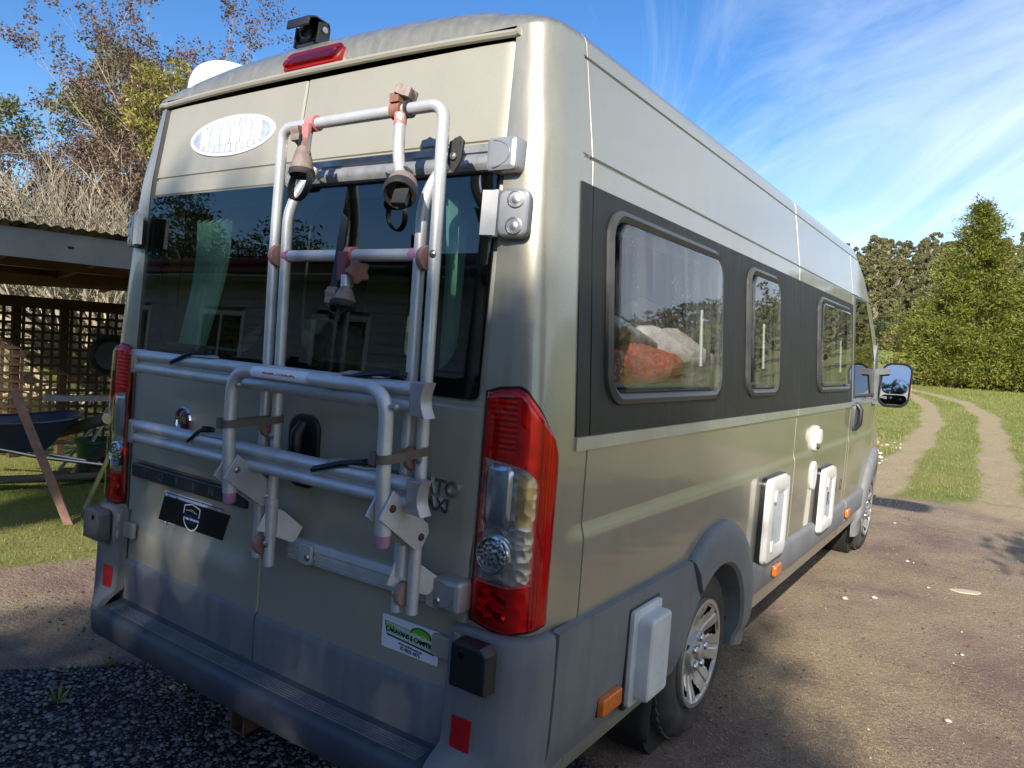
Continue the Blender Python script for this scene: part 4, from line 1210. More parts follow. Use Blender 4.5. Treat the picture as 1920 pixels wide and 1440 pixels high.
cap(.792, yb_lo(.79) + .002, .884, .092, .088, 1)
# bicycle rails
def rail(z, y, x0, x1):
    pr = []
    for c0 in (.0205, -.0205):
        for t in lin(90, 270, 8): pr.append((.004 + .019 * math.cos(math.radians(t)), c0 + .0175 * math.sin(math.radians(t))))
    pr = [(.016, .038)] + pr + [(.016, -.038)]
    mb = MB(); xs = [x0, x0 + .004] + lin(x0 + .05, x1 - .05, 4) + [x1]
    mb.grid(lambda x, k: (x, y + pr[int(k)][0], z + pr[int(k)][1]), xs, range(len(pr)))
    mb.add([(x0, y + p[0], z + p[1]) for p in pr], [tuple(range(len(pr)))])
    mb.grid(lambda x, t: (x, y + .016, z - .038 + .076 * t), [x0, x1], [0, 1])
    R_ = mb.build("bike_rail", ALU, RACK, smooth=40)
    mb = MB()
    cres = [(-.030, .041), (.018, .041), (.010, .020), (.007, .0), (.010, -.020), (.022, -.044), (-.030, -.041)]
    mb.prism(cres, (x1 - .004, y + .018, z), PRX, EZ, PRN, .040, .003); mb.build("rail_cap", CASTG, R_)
    mb = MB(); mb.prism(rr(.022, .080, .008, 3), (x0, y + .017, z), PRX, EZ, PRN, .036, .006); mb.build("rail_cap", CASTG, R_)
    return R_
R1 = rail(1.392, -.168, -.470, .792)
R2 = rail(1.158, -.168, -.470, .800)
# platform hoop hanging in front of the rails
HT = .0178
RUSTB = mat("rusty_bolt", (0.10, 0.035, 0.02), 0.6, 0.4)
HY = -.232
rt("platform_hoop", [(.132, HY + .012, 1.055), (.132, HY, 1.20), (.135, HY, 1.412), (.728, HY, 1.412), (.730, HY, 1.20), (.730, HY + .012, 1.060)], HT, fil=.075)
for x in (.132, .730):
    MB().tube([(x, HY + .010, 1.140), (x, HY + .012, 1.062)], .0208, 16).build("hoop_sleeve", ALU, RACK, smooth=50)
    mb = MB(); mb.tube([(x, HY + .012, 1.062), (x, HY + .012, 1.036), (x + .002, HY + .012, 1.028)], [.0185, .0178, .012], 12); mb.build("hoop_plug", MAUVE, RACK)
    mb = MB()   # bracket from the hoop back to the frame
    ex = Vector((0, .90, -.62)).normalized(); ey = Vector((0, .62, .90)).normalized()
    mb.prism([(-.012, -.040), (.150, -.045), (.172, -.030), (.172, .012), (.155, .028), (-.012, .036)], Vector((x + .020, HY + .005, 1.135)), ex, ey, EX, .005, .001)
    mb.prism([(-.012, -.040), (.150, -.045), (.172, -.030), (.172, .012), (.155, .028), (-.012, .036)], Vector((x - .024, HY + .005, 1.135)), ex, ey, EX, .005, .001)
    mb.beam(Vector((x, HY + .005, 1.135)) + ex * .0 + ey * .034, Vector((x, HY + .005, 1.135)) + ex * .15 + ey * .026, .040, .004, ey)
    mb.build("support_bracket", ALU, RACK)
    b1 = Vector((x + .025, HY + .005, 1.135)) + ex * .01; b2 = Vector((x + .025, HY + .005, 1.135)) + ex * .150 - ey * .01
    for b in (b1, b2):
        mb = MB(); mb.lathe(b, EX, [(.010, 0), (.009, .004), (.005, .007), (0, .007)], 10)
        mb.build("bracket_bolt", STEEL if x < .5 else RUSTB, RACK)
for x in (.138, .726):
    mb = MB(); mb.lathe((x + .018, HY, 1.372), (1, -.2, 0), [(.008, 0), (.009, .010), (.007, .02), (0, .024)], 10)
    mb.build("hoop_pin", CASTG, RACK)
# lower brackets from the legs down to the bottom bar
for x in (.168, .690):
    mb = MB()
    ex = Vector((.50, .80, -.42)).normalized() if x < .5 else Vector((.62, .72, -.30)).normalized(); ez = ex.cross(EZ).normalized(); ey = ez.cross(ex)
    mb.prism([(-.022, -.038), (.088, -.034), (.096, -.024), (.096, .020), (.025, .042), (-.022, .042)], Vector((x, RY - .006, .968 if x < .5 else .935)), ex, ey, ez, .005, .001)
    mb.tube([(x, RY, .925), (x, RY, 1.035)], FT + .004, 16)
    mb.prism(rr(.055, .062, .012, 4), Vector((x + (.085 if x < .5 else .065), yb_lo(.25) - .028, .874)), PRX, EZ, PRN, .010, .003)
    mb.build("foot_bracket", ALU, RACK)
    mb = MB(); mb.lathe((x + (.100 if x < .5 else .078), yb_lo(.25) - .038, .868), PRN, [(.011, 0), (.011, .003), (.007, .007), (0, .007)], 12); mb.build("bracket_bolt", STEEL, RACK)
# brown rubber straps holding hoop to legs
STRAPB = mat("brown_strap", (0.12, 0.098, 0.078), 0.7, 0, 0, 0.2, 30, 0.1, 150)
for x, xl, z in ((.132, .168, 1.258), (.730, .735, 1.245)):
    mb = MB()
    pts = [(x - .021, HY - .006, z), (x - .008, HY - .021, z), (x + .010, HY - .021, z), (x + .022, HY - .004, z + .002), (xl + .020, RY - .010, z + .012), (xl + .018, RY + .014, z + .013), (xl - .010, RY + .020, z + .012), (xl - .021, RY, z + .010), (x - .021, HY - .006, z)]
    rings = fillet(pts, .01, 3)
    mb.add([q for p in rings for q in ((p.x, p.y, p.z - .011), (p.x, p.y, p.z + .011), )], [(2 * i, 2 * i + 2, 2 * i + 3, 2 * i + 1) for i in range(len(rings) - 1)])
    mb.build("hoop_strap", STRAPB, RACK, fix=False)
    mb = MB(); mb.box((x - .020, HY - .010, z), (.020, .024, .030)); mb.build("strap_buckle", STRAPB, RACK)
# label on the hoop, upside down now that the platform is folded
lab = Vector((.345, HY - HT, 1.412))
mb = MB()
mb.grid(lambda x, t: (x, HY + (HT + .0006) * math.sin(t), 1.412 + (HT + .0006) * math.cos(t)), lin(.235, .462, 4), lin(-2.2, -.35, 10))
LB = mb.build("rack_label", WHITEPR, RACK, fix=False)
text_mb("CARRY-BIKE", .024, Vector((.352, HY - (HT + .0009) * .93, 1.410)), Vector((-1, 0, 0)), Vector((0, .35, -1)).normalized(), Vector((0, -1, -.35)).normalized(), .0003, bold=.0004).build("label_lettering", REDPR, LB, smooth=0)
# wheel straps on the rails: a pale plate and a black strap each
PLATEG = mat("strap_plate_grey", (0.30, 0.30, 0.28), 0.6, 0, 0, 0.15)
STRAPK = mat("black_strap", (0.008, 0.009, 0.012), 0.5, 0, 0, 0.2)
for (x, z, L, slope) in ((-.235, 1.392, .12, .5), (-.125, 1.158, .045, 1.0), (.47, 1.392, .22, .08), (.44, 1.158, .17, .18)):
    mb = MB(); mb.prism([(-.05, -.018), (.09, -.016), (.11, 0), (.06, .014), (-.05, .018)], Vector((x + .085, -.160, z + .041)), PRX, Vector((0, 1, .15)).normalized(), EZ, .004, .001)
    pt = mb.build("strap_plate", PLATEG, RACK)
    mb = MB()
    a = Vector((x - .01, -.1885, z + .012)); b = Vector((x + L * .55, -.180, z + .042)); c = Vector((x + L, -.160, z + .055))
    w = Vector((0, .003, .009))
    pts = [a, b, c, c + Vector((.02, .012, -.006))]
    mb.add([q for p in pts for q in (p - w, p + w)], [(2 * i, 2 * i + 2, 2 * i + 3, 2 * i + 1) for i in range(3)])
    mb.tube([p + Vector((0, -.001, 0)) for p in pts], .0045, 6)
    mb.box(c, (.028, .02, .014))
    mb.build("wheel_strap", STRAPK, RACK)
# star knob
def knob(o, ax, r, m, parent, h=.026):
    ax = Vector(ax).normalized(); x = ax.orthogonal().normalized(); y = ax.cross(x)
    out = []
    for k in range(30):
        t = 2 * PI * k / 30; q = r * (1 + .17 * math.cos(5 * t)); out.append((q * math.cos(t), q * math.sin(t)))
    return MB().prism(out, o, x, y, ax, h, .005).build("star_knob", m, parent)
def clampring(o, ax, r, m, parent, name="clamp_collar"):
    mb = MB(); o = Vector(o); ax = Vector(ax).normalized()
    mb.lathe(o - ax * .017, ax, [(.0162, 0), (r, 0), (r, .034), (.0162, .034)], 22, closed=True)
    return mb.build(name, m, parent)
def loop(pts, w, m, parent, name="strap_loop", th=.004):
    mb = MB(); pts = [Vector(p) for p in pts]; N = len(pts); vs = []
    cen = sum(pts, Vector()) / N
    for i, p in enumerate(pts):
        out = (p - cen).normalized() * th
        vs += [p - Vector(w) / 2, p + Vector(w) / 2, p + Vector(w) / 2 + out, p - Vector(w) / 2 + out]
    fs = []
    for i in range(N):
        j = (i + 1) % N
        for k in range(4): fs.append((4 * i + k, 4 * j + k, 4 * j + (k + 1) % 4, 4 * i + (k + 1) % 4))
    mb.add(vs, fs); return mb.build(name, m, parent)
def cup(o, d, r, m, parent, L=.062):
    # gripping cup that flares to a black rubber lip
    d = Vector(d).normalized()
    c = MB().lathe(o, d, [(.012, -.008), (.019, 0), (r * .80, L * .45), (r, L * .86), (r * .98, L), (r * .8, L * .96), (r * .5, L * .6), (0, L * .55)], 20).build("clamp_cup", m, parent)
    MB().lathe(Vector(o) + d * L * .84, d, [(r * 1.03, 0), (r * 1.06, .010), (r * .96, .016), (r * .78, .010), (r * .78, 0)], 20, closed=True).build("cup_lip", RUBBER, c)
    return c
# clamp hanging from the left end of the top tube
c1 = clampring((.262, RY - .004, 2.112), (1, 0, 0), .0215, PINK, RACK, "bike_clamp")
mb = MB(); mb.prism([(-.014, .0), (.016, .0), (.011, -.062), (-.008, -.066)], (.262, RY - .024, 2.105), PRX, EZ, PRN, .012, .003); mb.build("clamp_tail", PINK, c1)
MB().tube([(.226, RY - .006, 2.088), (.250, RY - .006, 2.092)], .011, 10).build("knob_stem", RUST, c1)
knob((.228, RY - .010, 2.086), (-1, -.25, -.1), .026, TAUPE, c1, .030)
MB().tube([(.268, RY - .032, 2.062), (.270, RY - .040, 2.030)], [.010, .014], 10).build("clamp_stem", RUST, c1)
cup((.272, RY - .044, 2.030), (.10, -.10, -1), .034, TAUPE, c1, .070)
for dx in (-.018, .018):
    MB().beam((.268 + dx, RY - .035, 2.075), (.272 + dx * 1.3, RY - .052, 1.985), .012, .004).build("clamp_strap", STRAPK, c1)
loop([(.284 + .034 * math.cos(t), RY - .058 + .01 * math.sin(t), 1.935 + .046 * math.sin(t)) for t in lin(0, 2 * PI, 22)[:-1]], (0, .020, 0), STRAPK, c1)
# clamp at the right end of the top tube with its curved arm
c2 = clampring((.585, RY - .004, 2.112), (1, 0, 0), .0235, RUST, RACK, "bike_clamp")
mb = MB(); mb.box((.588, RY - .012, 2.138), (.030, .036, .022)); mb.build("clamp_block", RUST, c2)
knob((.600, RY - .006, 2.142), (.25, .15, 1), .027, TAUPE, c2, .026)
MB().lathe((.616, RY - .004, 2.112), (1, 0, 0), [(.0165, 0), (.0225, 0), (.0225, .008), (.0165, .008)], 20, closed=True).build("rubber_ring", RUBBER, c2)
mb = MB(); mb.tube(fillet([(.606, RY - .020, 2.095), (.608, RY - .022, 1.990), (.640, RY - .040, 1.935), (.668, RY - .062, 1.915)], .06, 8), .0150, 14); mb.build("clamp_arm", ALU, c2)
mb = MB(); mb.tube([(.604, RY - .018, 2.098), (.606, RY - .020, 2.070)], .0165, 12); mb.build("arm_socket", PINK, c2)
cc = MB().lathe((.664, RY - .056, 1.918), (.42, -.62, -.66), [(.017, -.012), (.026, -.004), (.036, .012), (.041, .045), (.040, .060), (.034, .058), (.032, .03), (0, .026)], 22).build("clamp_cup", TAUPE, c2)
MB().lathe(Vector((.664, RY - .056, 1.918)) + Vector((.42, -.62, -.66)).normalized() * .046, (.42, -.62, -.66), [(.0425, 0), (.043, .012), (.038, .022), (.030, .018), (.030, 0)], 22, closed=True).build("cup_lip", RUBBER, cc)
mb = MB(); mb.box((.700, RY - .098, 1.872), (.036, .016, .055), Matrix.Rotation(.35, 3, 'Z') @ Matrix.Rotation(-.5, 3, 'X')); mb.build("cup_block", RUBBER, cc)
loop([(.652 + .021 * math.cos(t), RY - .050 + .014 * math.sin(t), 1.932 + .020 * math.sin(t)) for t in lin(0, 2 * PI, 16)[:-1]], (.012, .006, -.010), RUBBER, c2, "rubber_band")
mb = MB(); mb.prism([(-.045, .02), (.0, .006), (.0, -.02), (-.02, -.03)], (.640, RY - .046, 1.925), PRX, EZ, PRN, .006, .001); mb.build("strap_end", STRAPK, c2)
# black hook and wing nut where the right leg meets the bar
mb = MB(); mb.prism([(-.018, .030), (.012, .042), (.026, .028), (.020, -.020), (-.002, -.050), (-.022, -.022)], (.752, -.068, 1.998), PRX, EZ, PRN, .008, .002)
mb.tube([(.735, -.045, 2.022), (.742, -.058, 2.035), (.755, -.07, 2.030)], .008, 8)
HK = mb.build("bar_hook", RUBBER, RACK)
MB().lathe((.752, -.078, 1.990), PRN, [(.010, 0), (.009, .004), (0, .006)], 12).build("hook_bolt", STEEL, HK)
# clamp on the rung
c3 = clampring((.436, RY, 1.745), (1, 0, 0), .0235, PINK, RACK, "bike_clamp")
mb = MB(); mb.prism([(-.016, .0), (.016, .0), (.014, -.075), (-.014, -.080)], (.434, RY - .018, 1.752), PRX, EZ, PRN, .014, .003); mb.build("clamp_tail", mat("plum_plastic", (0.20, 0.055, 0.075), 0.55), c3)
MB().tube([(.446, RY - .022, 1.690), (.450, RY - .024, 1.640)], .0135, 12).build("clamp_arm", ALU, c3)
kk = knob((.478, RY - .018, 1.700), (1, -.35, -.1), .028, RUST, c3, .026)
MB().tube([(.445, RY - .012, 1.705), (.480, RY - .018, 1.70)], .012, 10).build("knob_stem", RUST, c3)
cup((.452, RY - .026, 1.650), (.10, -.25, -1), .034, TAUPE, c3, .040)
knob((.434, RY - .040, 1.630), (-.8, -.6, 0), .024, TAUPE, c3, .028)
loop([(.452 + .030 * math.cos(t), RY - .040 + .006 * math.sin(t), 1.602 + .014 * math.sin(t)) for t in lin(0, 2 * PI, 16)[:-1]], (0, .020, 0), STRAPK, c3)
mb = MB()
mb.prism([(-.013, -.11), (.013, -.11), (.013, .10), (-.013, .115)], (.414, RY - .020, 1.745), PRX, Vector((0, .12, 1)).normalized(), PRN, .004, .0005)
mb.build("hanging_strap", STRAPK, c3)

# ------------------------------------------------------------------ things inside the van
MINT = mat("mint_fabric", (0.60, 0.82, 0.70), 0.85, 0, 0, 0.06, 10, 0.1, 300)
def curtain(x0, x1, xb0, xb1, y, z0, z1, folds, label):
    mb = MB()
    def fn(u, v):
        xa = x0 + (x1 - x0) * u; xb = xb0 + (xb1 - xb0) * u
        t = v ** 1.4; x = xa * (1 - t) + xb * t
        return (x, y + .018 * math.sin(u * folds * 2 * PI) * (1 - .4 * v) + .01 * math.sin(v * 5), z1 - (z1 - z0) * v + .012 * math.sin(u * folds * 2 * PI) * (1 - v))
    mb.grid(fn, lin(0, 1, folds * 10), lin(0, 1, 12))
    o = mb.build("curtain", MINT, None, smooth=60, fix=False); return tag(o, label, "curtain", "mint curtains inside the rear windows")
curtain(-.57, -.36, -.66, -.50, .085, 1.36, 1.90, 5, "mint green curtain gathered behind the left rear window glass")
curtain(.60, .70, .63, .71, .085, 1.36, 1.93, 3, "narrow mint green curtain strip at the right edge of the right rear window")
def pillow(c, a, b, h, rot, m, name, label, cat, wr=.012, seed=1):
    r_ = random.Random(seed); ph = [r_.uniform(0, 6) for _ in range(6)]
    mb = MB()
    R = Matrix.Rotation(rot[2], 3, 'Z') @ Matrix.Rotation(rot[1], 3, 'Y') @ Matrix.Rotation(rot[0], 3, 'X')
    def fn(u, v):
        cu, su, cv, sv = math.cos(u), math.sin(u), math.cos(v), math.sin(v)
        e = .55; f = lambda q, p: math.copysign(abs(q) ** p, q)
        p = Vector((a * f(cu, e) * f(cv, .5), b * f(su, e) * f(cv, .5), h * sv * (1 - .25 * (abs(cu * su) ** .5))))
        n = wr * (math.sin(u * 5 + ph[0]) * math.sin(v * 4 + ph[1]) + .6 * math.sin(u * 9 + ph[2] + v * 5))
        p += p.normalized() * n if p.length > 0 else p
        q = R @ p
        return (c[0] + q.x, c[1] + q.y, c[2] + q.z)
    mb.grid(fn, lin(0, 2 * PI, 44), lin(-PI / 2, PI / 2, 20))
    return tag(mb.build(name, m, None, smooth=80), label, cat)
FAB1 = mat("faded_pink_fabric", (0.60, 0.42, 0.38), 0.9, 0, 0, 0.2, 7)
FAB2 = mat("white_floral_fabric", (0.68, 0.62, 0.58), 0.9, 0, 0, 0.18, 14)
FAB3 = mat("rust_orange_fabric", (0.44, 0.115, 0.06), 0.9, 0, 0, 0.2, 12)
FAB4 = mat("grey_green_fabric", (0.28, 0.31, 0.29), 0.9, 0, 0, 0.2, 12)
pillow((.68, .98, 1.465), .24, .42, .115, (.04, -.10, .1), FAB3, "blanket", "rust orange blanket heaped inside the large side window", "blanket", .022, 2)
pillow((.76, 1.26, 1.530), .13, .36, .085, (-.16, -.35, -.05), FAB2, "pillow", "pale floral pillow leaning on the blanket inside the large side window", "pillow", .012, 3)
pillow((.66, 1.40, 1.655), .10, .21, .075, (-.2, -.5, -.2), FAB1, "cushion", "dusty pink cushion behind the pale pillow in the large side window", "cushion", .014, 4)
pillow((.76, .86, 1.575), .10, .26, .030, (-.25, -.3, .1), FAB4, "folded_cloth", "grey green folded cloth lying over the orange blanket in the van", "cloth", .014, 5)
pillow((-.35, .42, 1.46), .22, .17, .11, (.2, 0, .2), FAB4, "dark_bag", "dark soft bag behind the left rear window below the curtain", "bag", .02, 6)

# ------------------------------------------------------------------ terrain
def hill(q): return 14 * smooth((q - 235) / 120) + 52 * smooth((q - 290) / 420)
def T(x, y):
    z = 0.0
    if y > 7: z += .03 * (min(y, 60) - 7)
    if y > 60: z += .022 * (min(y, 260) - 60)
    bank = smooth((-6.6 - x) / 9.0) * 1.5 * smooth((y + 3) / 5) if x < -6.6 else 0
    z += bank
    q = max(y + .10 * x, .80 * x + .45 * y + 20, -.75 * x + .5 * y - 30)
    wob = 14 * math.sin(x * .011 + 1.3) + 9 * math.sin(x * .027 + y * .006) + 5 * math.sin(x * .06)
    if q > 220: z += hill(q) * (1 + .012 * wob)
    return z
def seg(a, b, n): return [a + (b - a) * k / n for k in range(n)]
gx = [-900, -640, -460, -330, -240, -170, -120, -85, -60, -44, -32, -24, -18, -14, -11] + seg(-9, 7, 150) + [7, 7.6, 8.4, 9.6, 11, 13, 16, 20, 26, 34, 46, 62, 85, 120, 170, 240, 330, 460, 640, 900]
gy = [-500, -300, -180, -110, -70, -45, -30, -20, -14, -10, -7, -5] + seg(-4, 14, 170) + seg(14, 46, 110) + [46, 50, 55, 62, 70, 80, 92, 106, 122, 140, 160, 180, 200, 220, 235, 250, 270, 290, 315, 340, 370, 400, 435, 470, 510, 550, 600, 650, 720, 820, 950, 1150]
def poly_d(p, pts):
    best = 1e9
    for a, b in zip(pts[:-1], pts[1:]):
        vx, vy = b[0] - a[0], b[1] - a[1]; t = max(0, min(1, ((p[0] - a[0]) * vx + (p[1] - a[1]) * vy) / (vx * vx + vy * vy)))
        best = min(best, math.hypot(p[0] - a[0] - t * vx, p[1] - a[1] - t * vy))
    return best
TR1 = [(.62, 8.3), (.58, 10.6), (.38, 18.5), (-.15, 24), (-1.0, 29), (-2.4, 34), (-5.5, 38)]
TR2 = [(1.98, 8.2), (1.86, 11), (1.76, 14.3), (1.36, 22.7), (.5, 28.2), (-.6, 31.6), (-2.6, 36), (-6, 40)]
def masks(x, y):
    w1 = .10 * math.sin(x * 2.1 + y * 1.3) + .07 * math.sin(x * 5.3 - y * 3.7)
    left = -3.02 + .22 * (y - .5) + w1
    right_far = 8.15 + .35 * math.sin(x * 1.1) + w1 - .35 * max(0, x - .9)
    sc = smooth((x - left) / .25 + .5) * smooth((right_far - y) / 1.7 + .5) * smooth((6.5 - x) / 1.5)
    gr = smooth((x + 1.46 - .58 * y + w1 * .8) / .14 + .5) * smooth((1.05 - x + w1) / .5) * smooth((1.3 - y) / .6)
    gr = max(gr, .9 * smooth((y - 7.5) / .4) * smooth((8.45 - y) / .35) * smooth((1.55 - x) / .5) * smooth((x + .4) / .5))
    d1 = poly_d((x, y), TR1); d2 = poly_d((x, y), TR2)
    dt = 0
    if y > 6.5:
        dt = max(smooth((.30 + w1 * .4 - d1) / .50 + .35), smooth((.33 + w1 * .4 - d2) / .54 + .35))
        dt = max(dt, .9 * smooth((9.6 - y + (x - 1.6) * .8) / 1.6) * smooth((x - 1.0) / .5) * smooth((y - 6.4) / 1.2))
    return sc, gr, min(1, dt)
def ground_material():
    m, nt, out = new_mat("yard_and_field_ground")
    v = coords(nt)
    at = node(nt, "ShaderNodeAttribute", {"attribute_name": "mask"})
    sp = node(nt, "ShaderNodeSeparateColor", None, Color=at.outputs["Color"])
    n_mid = noise(nt, v, 3.5, 6, 0.6); n_fine = noise(nt, v, 38, 6, 0.65); n_big = noise(nt, v, .55, 4, 0.55); n_vf = noise(nt, v, 170, 4, 0.7)
    def sharp(ch, w=.5):
        return mrange(nt, mmath(nt, 'ADD', ch, mmath(nt, 'MULTIPLY', mmath(nt, 'SUBTRACT', n_fine, 0.5), w)), .34, .62)
    # grass
    g = mixc(nt, mrange(nt, n_fine, .3, .7), (.085, .115, .020), (.25, .30, .060))
    g = mixc(nt, mrange(nt, n_big, .40, .60, 0, .75), g, (.30, .27, .095))
    g = mixc(nt, mrange(nt, n_mid, .60, .74, 0, .55), g, (.30, .24, .12))
    # red-brown scoria with dry clippings trodden in
    s = mixc(nt, mrange(nt, n_vf, .35, .65), (.085, .056, .048), (.36, .245, .205))
    s = mixc(nt, mrange(nt, n_mid, .45, .7, 0, .6), s, (.28, .165, .135))
    f1 = noise(nt, coords(nt, (300, 45, 1)), 1.0, 3, 0.6); f2 = noise(nt, coords(nt, (50, 280, 1)), 1.0, 3, 0.6)
    fib = mmath(nt, 'MAXIMUM', mrange(nt, f1, .54, .62), mrange(nt, f2, .54, .62))
    patch = mrange(nt, mmath(nt, 'ADD', noise(nt, v, 1.15, 5, 0.62), mmath(nt, 'MULTIPLY', noise(nt, v, 9, 4, .6), .30)), .50, .76)
    s = mixc(nt, mmath(nt, 'MULTIPLY', mmath(nt, 'MULTIPLY', fib, patch), .95), s, (.66, .56, .33))
    s = mixc(nt, mmath(nt, 'MULTIPLY', patch, .35), s, (.40, .32, .19))
    # blue metal gravel
    vo = node(nt, "ShaderNodeTexVoronoi", None, Vector=v, Scale=75.0)
    gv = mixc(nt, mrange(nt, vo.outputs["Color"], .2, .8), (.085, .088, .095), (.20, .205, .215))
    gv = mixc(nt, mrange(nt, vo.outputs["Distance"], .2, .6), gv, (.018, .018, .019))
    # bare wheel ruts
    d = mixc(nt, mrange(nt, n_fine, .3, .7), (.30, .222, .118), (.52, .415, .245))
    d = mixc(nt, mrange(nt, n_mid, .58, .76, 0, .7), d, (.20, .20, .06))
    c = mixc(nt, sharp(sp.outputs[2], 1.1), g, d)
    c = mixc(nt, sharp(sp.outputs[0], 1.2), c, s)
    c = mixc(nt, sharp(sp.outputs[1], .4), c, gv)
    p = node(nt, "ShaderNodeBsdfPrincipled", None, Roughness=.92)
    p.inputs["Specular IOR Level"].default_value = .25
    lk(nt, c, p.inputs["Base Color"])
    h = mmath(nt, 'ADD', mmath(nt, 'MULTIPLY', n_vf, .35), mmath(nt, 'ADD', n_fine, mmath(nt, 'MULTIPLY', mmath(nt, 'MULTIPLY', vo.outputs["Distance"], sp.outputs[1]), -.8)))
    b = node(nt, "ShaderNodeBump", None, Height=h, Strength=1.0, Distance=.03)
    lk(nt, b.outputs[0], p.inputs["Normal"])
    lk(nt, p.outputs[0], out.inputs[0])
    return m
GROUND = ground_material()
def build_ground():
    V = len(gy)
    H = [[T(x, y) for y in gy] for x in gx]
    MK = [[masks(x, y) if -12 < x < 12 and -12 < y < 60 else (0, 0, 0) for y in gy] for x in gx]
    parts = {"ground": [], "driveway": [], "gravel_yard": [], "wheel_track": []}
    for i in range(len(gx) - 1):
        for j in range(V - 1):
            m = [sum(MK[i + a][j + b][k] for a in (0, 1) for b in (0, 1)) / 4 for k in range(3)]
            key = "gravel_yard" if m[1] > .5 else "driveway" if m[0] > .5 else "wheel_track" if m[2] > .5 else "ground"
            parts[key].append((i * V + j, (i + 1) * V + j, (i + 1) * V + j + 1, i * V + j + 1))
    co = np.array([(gx[i], gy[j], H[i][j]) for i in range(len(gx)) for j in range(V)], np.float32)
    mk = np.array([(*MK[i][j], 1) for i in range(len(gx)) for j in range(V)], np.float32)
    # small unevenness near the camera
    near = (np.abs(co[:, 0]) < 9) & (co[:, 1] < 46)
    co[near, 2] += (.010 * np.sin(co[near, 0] * 7.1 + co[near, 1] * 2.3) * np.sin(co[near, 1] * 5.7 - co[near, 0] * 1.9) * (1 - .75 * mk[near, 0])).astype(np.float32)
    for name, fs in parts.items():
        F = np.array(fs); ids = np.unique(F); remap = np.full(len(co), -1); remap[ids] = np.arange(len(ids))
        me = bpy.data.meshes.new(name); me.from_pydata(co[ids].tolist(), [], remap[F].tolist())
        at = me.color_attributes.new("mask", 'FLOAT_COLOR', 'POINT'); at.data.foreach_set("color", mk[ids].ravel())
        me.materials.append(GROUND); me.polygons.foreach_set("use_smooth", [True] * len(me.polygons))
        put(name, me, None, kind="structure")
build_ground()
# ------------------------------------------------------------------ leaf, blade and stone meshes
def quads_mesh(name, C, A, B, m, tint=None):
    # C centres, A and B half axes (n x 3): one quad each
    n = len(C)
    co = np.empty((n, 4, 3), np.float32)
    co[:, 0] = C - A; co[:, 1] = C + B; co[:, 2] = C + A; co[:, 3] = C - B
    me = bpy.data.meshes.new(name)
    me.vertices.add(4 * n); me.vertices.foreach_set("co", co.ravel())
    me.loops.add(4 * n); me.loops.foreach_set("vertex_index", np.arange(4 * n, dtype=np.int32))
    me.polygons.add(n); me.polygons.foreach_set("loop_start", np.arange(0, 4 * n, 4, dtype=np.int32)); me.polygons.foreach_set("loop_total", np.full(n, 4, np.int32))
    me.update(calc_edges=True)
    t = nr.random(n) if tint is None else tint
    at = me.attributes.new("tint", 'FLOAT', 'POINT'); at.data.foreach_set("value", np.repeat(t.astype(np.float32), 4))
    me.materials.append(m)
    return me
def rand_dirs(n):
    v = nr.normal(size=(n, 3)); return v / np.linalg.norm(v, axis=1, keepdims=True)
def leaf_axes(n, L, W, droop=0.0, up=0.0):
    d = rand_dirs(n); d[:, 2] = d[:, 2] * .7 - droop + up; d /= np.linalg.norm(d, axis=1, keepdims=True)
    e = np.cross(d, rand_dirs(n)); e /= np.linalg.norm(e, axis=1, keepdims=True) + 1e-9
    s = nr.uniform(.65, 1.35, (n, 1))
    return d * L * s, e * W * s
def leaf_cloud(name, cents, rads, per, L, W, m, droop=.3, hollow=.35, flat=.8, tvar=None):
    Cs = []; ts = []
    for c, r in zip(cents, rads):
        n = max(4, int(per * r * r))
        d = rand_dirs(n); q = (hollow + (1 - hollow) * nr.random((n, 1))) * r
        p = d * q; p[:, 2] *= flat
        Cs.append(np.array(c)[None] + p); ts.append(np.clip(nr.normal(.45 + nr.normal(0, .16), .22, n), 0, 1))
    C = np.concatenate(Cs).astype(np.float32); n = len(C)
    A, B = leaf_axes(n, L, W, droop)
    return quads_mesh(name, C, A, B, m, np.concatenate(ts))
def grow(mb, p, d, L, r, level, maxl, kids, rand, ends, bend=.35, up=.15, n=None, min_r=.002, spread=.8, ratio=(.45, .75)):
    d = Vector(d).normalized(); p = Vector(p); pts = [p]; rs = [r]; segs = 5 if level < 2 else 4
    for i in range(segs):
        d = (d + Vector((rand.uniform(-1, 1), rand.uniform(-1, 1), rand.uniform(-1, 1))) * bend * .5 + Vector((0, 0, up * .3))).normalized()
        p = p + d * L / segs; pts.append(p); rs.append(max(min_r, r * (1 - .72 * (i + 1) / segs)))
    mb.tube(pts, rs, n or (9 if level == 0 else 6 if level == 1 else 4 if level == 2 else 3), cap=level < 2)
    if level >= maxl:
        ends.extend(pts[1:]); return
    k = kids[min(level, len(kids) - 1)]
    for c in range(k):
        t = rand.uniform(.25, 1.0) if c < k - 1 else 1.0
        i = min(segs - 1, int(t * segs)); f = t * segs - i
        q = pts[i].lerp(pts[i + 1], f)
        dd = (pts[i + 1] - pts[i]).normalized()
        side = dd.orthogonal().normalized(); side.rotate(Matrix.Rotation(rand.uniform(0, 2 * PI), 3, dd))
        nd = (dd + side * rand.uniform(.4, 1.0) * spread).normalized()
        grow(mb, q, nd, L * rand.uniform(*ratio), max(min_r, rs[i] * rand.uniform(.5, .72)), level + 1, maxl, kids, rand, ends, bend, up, n, min_r, spread, ratio)

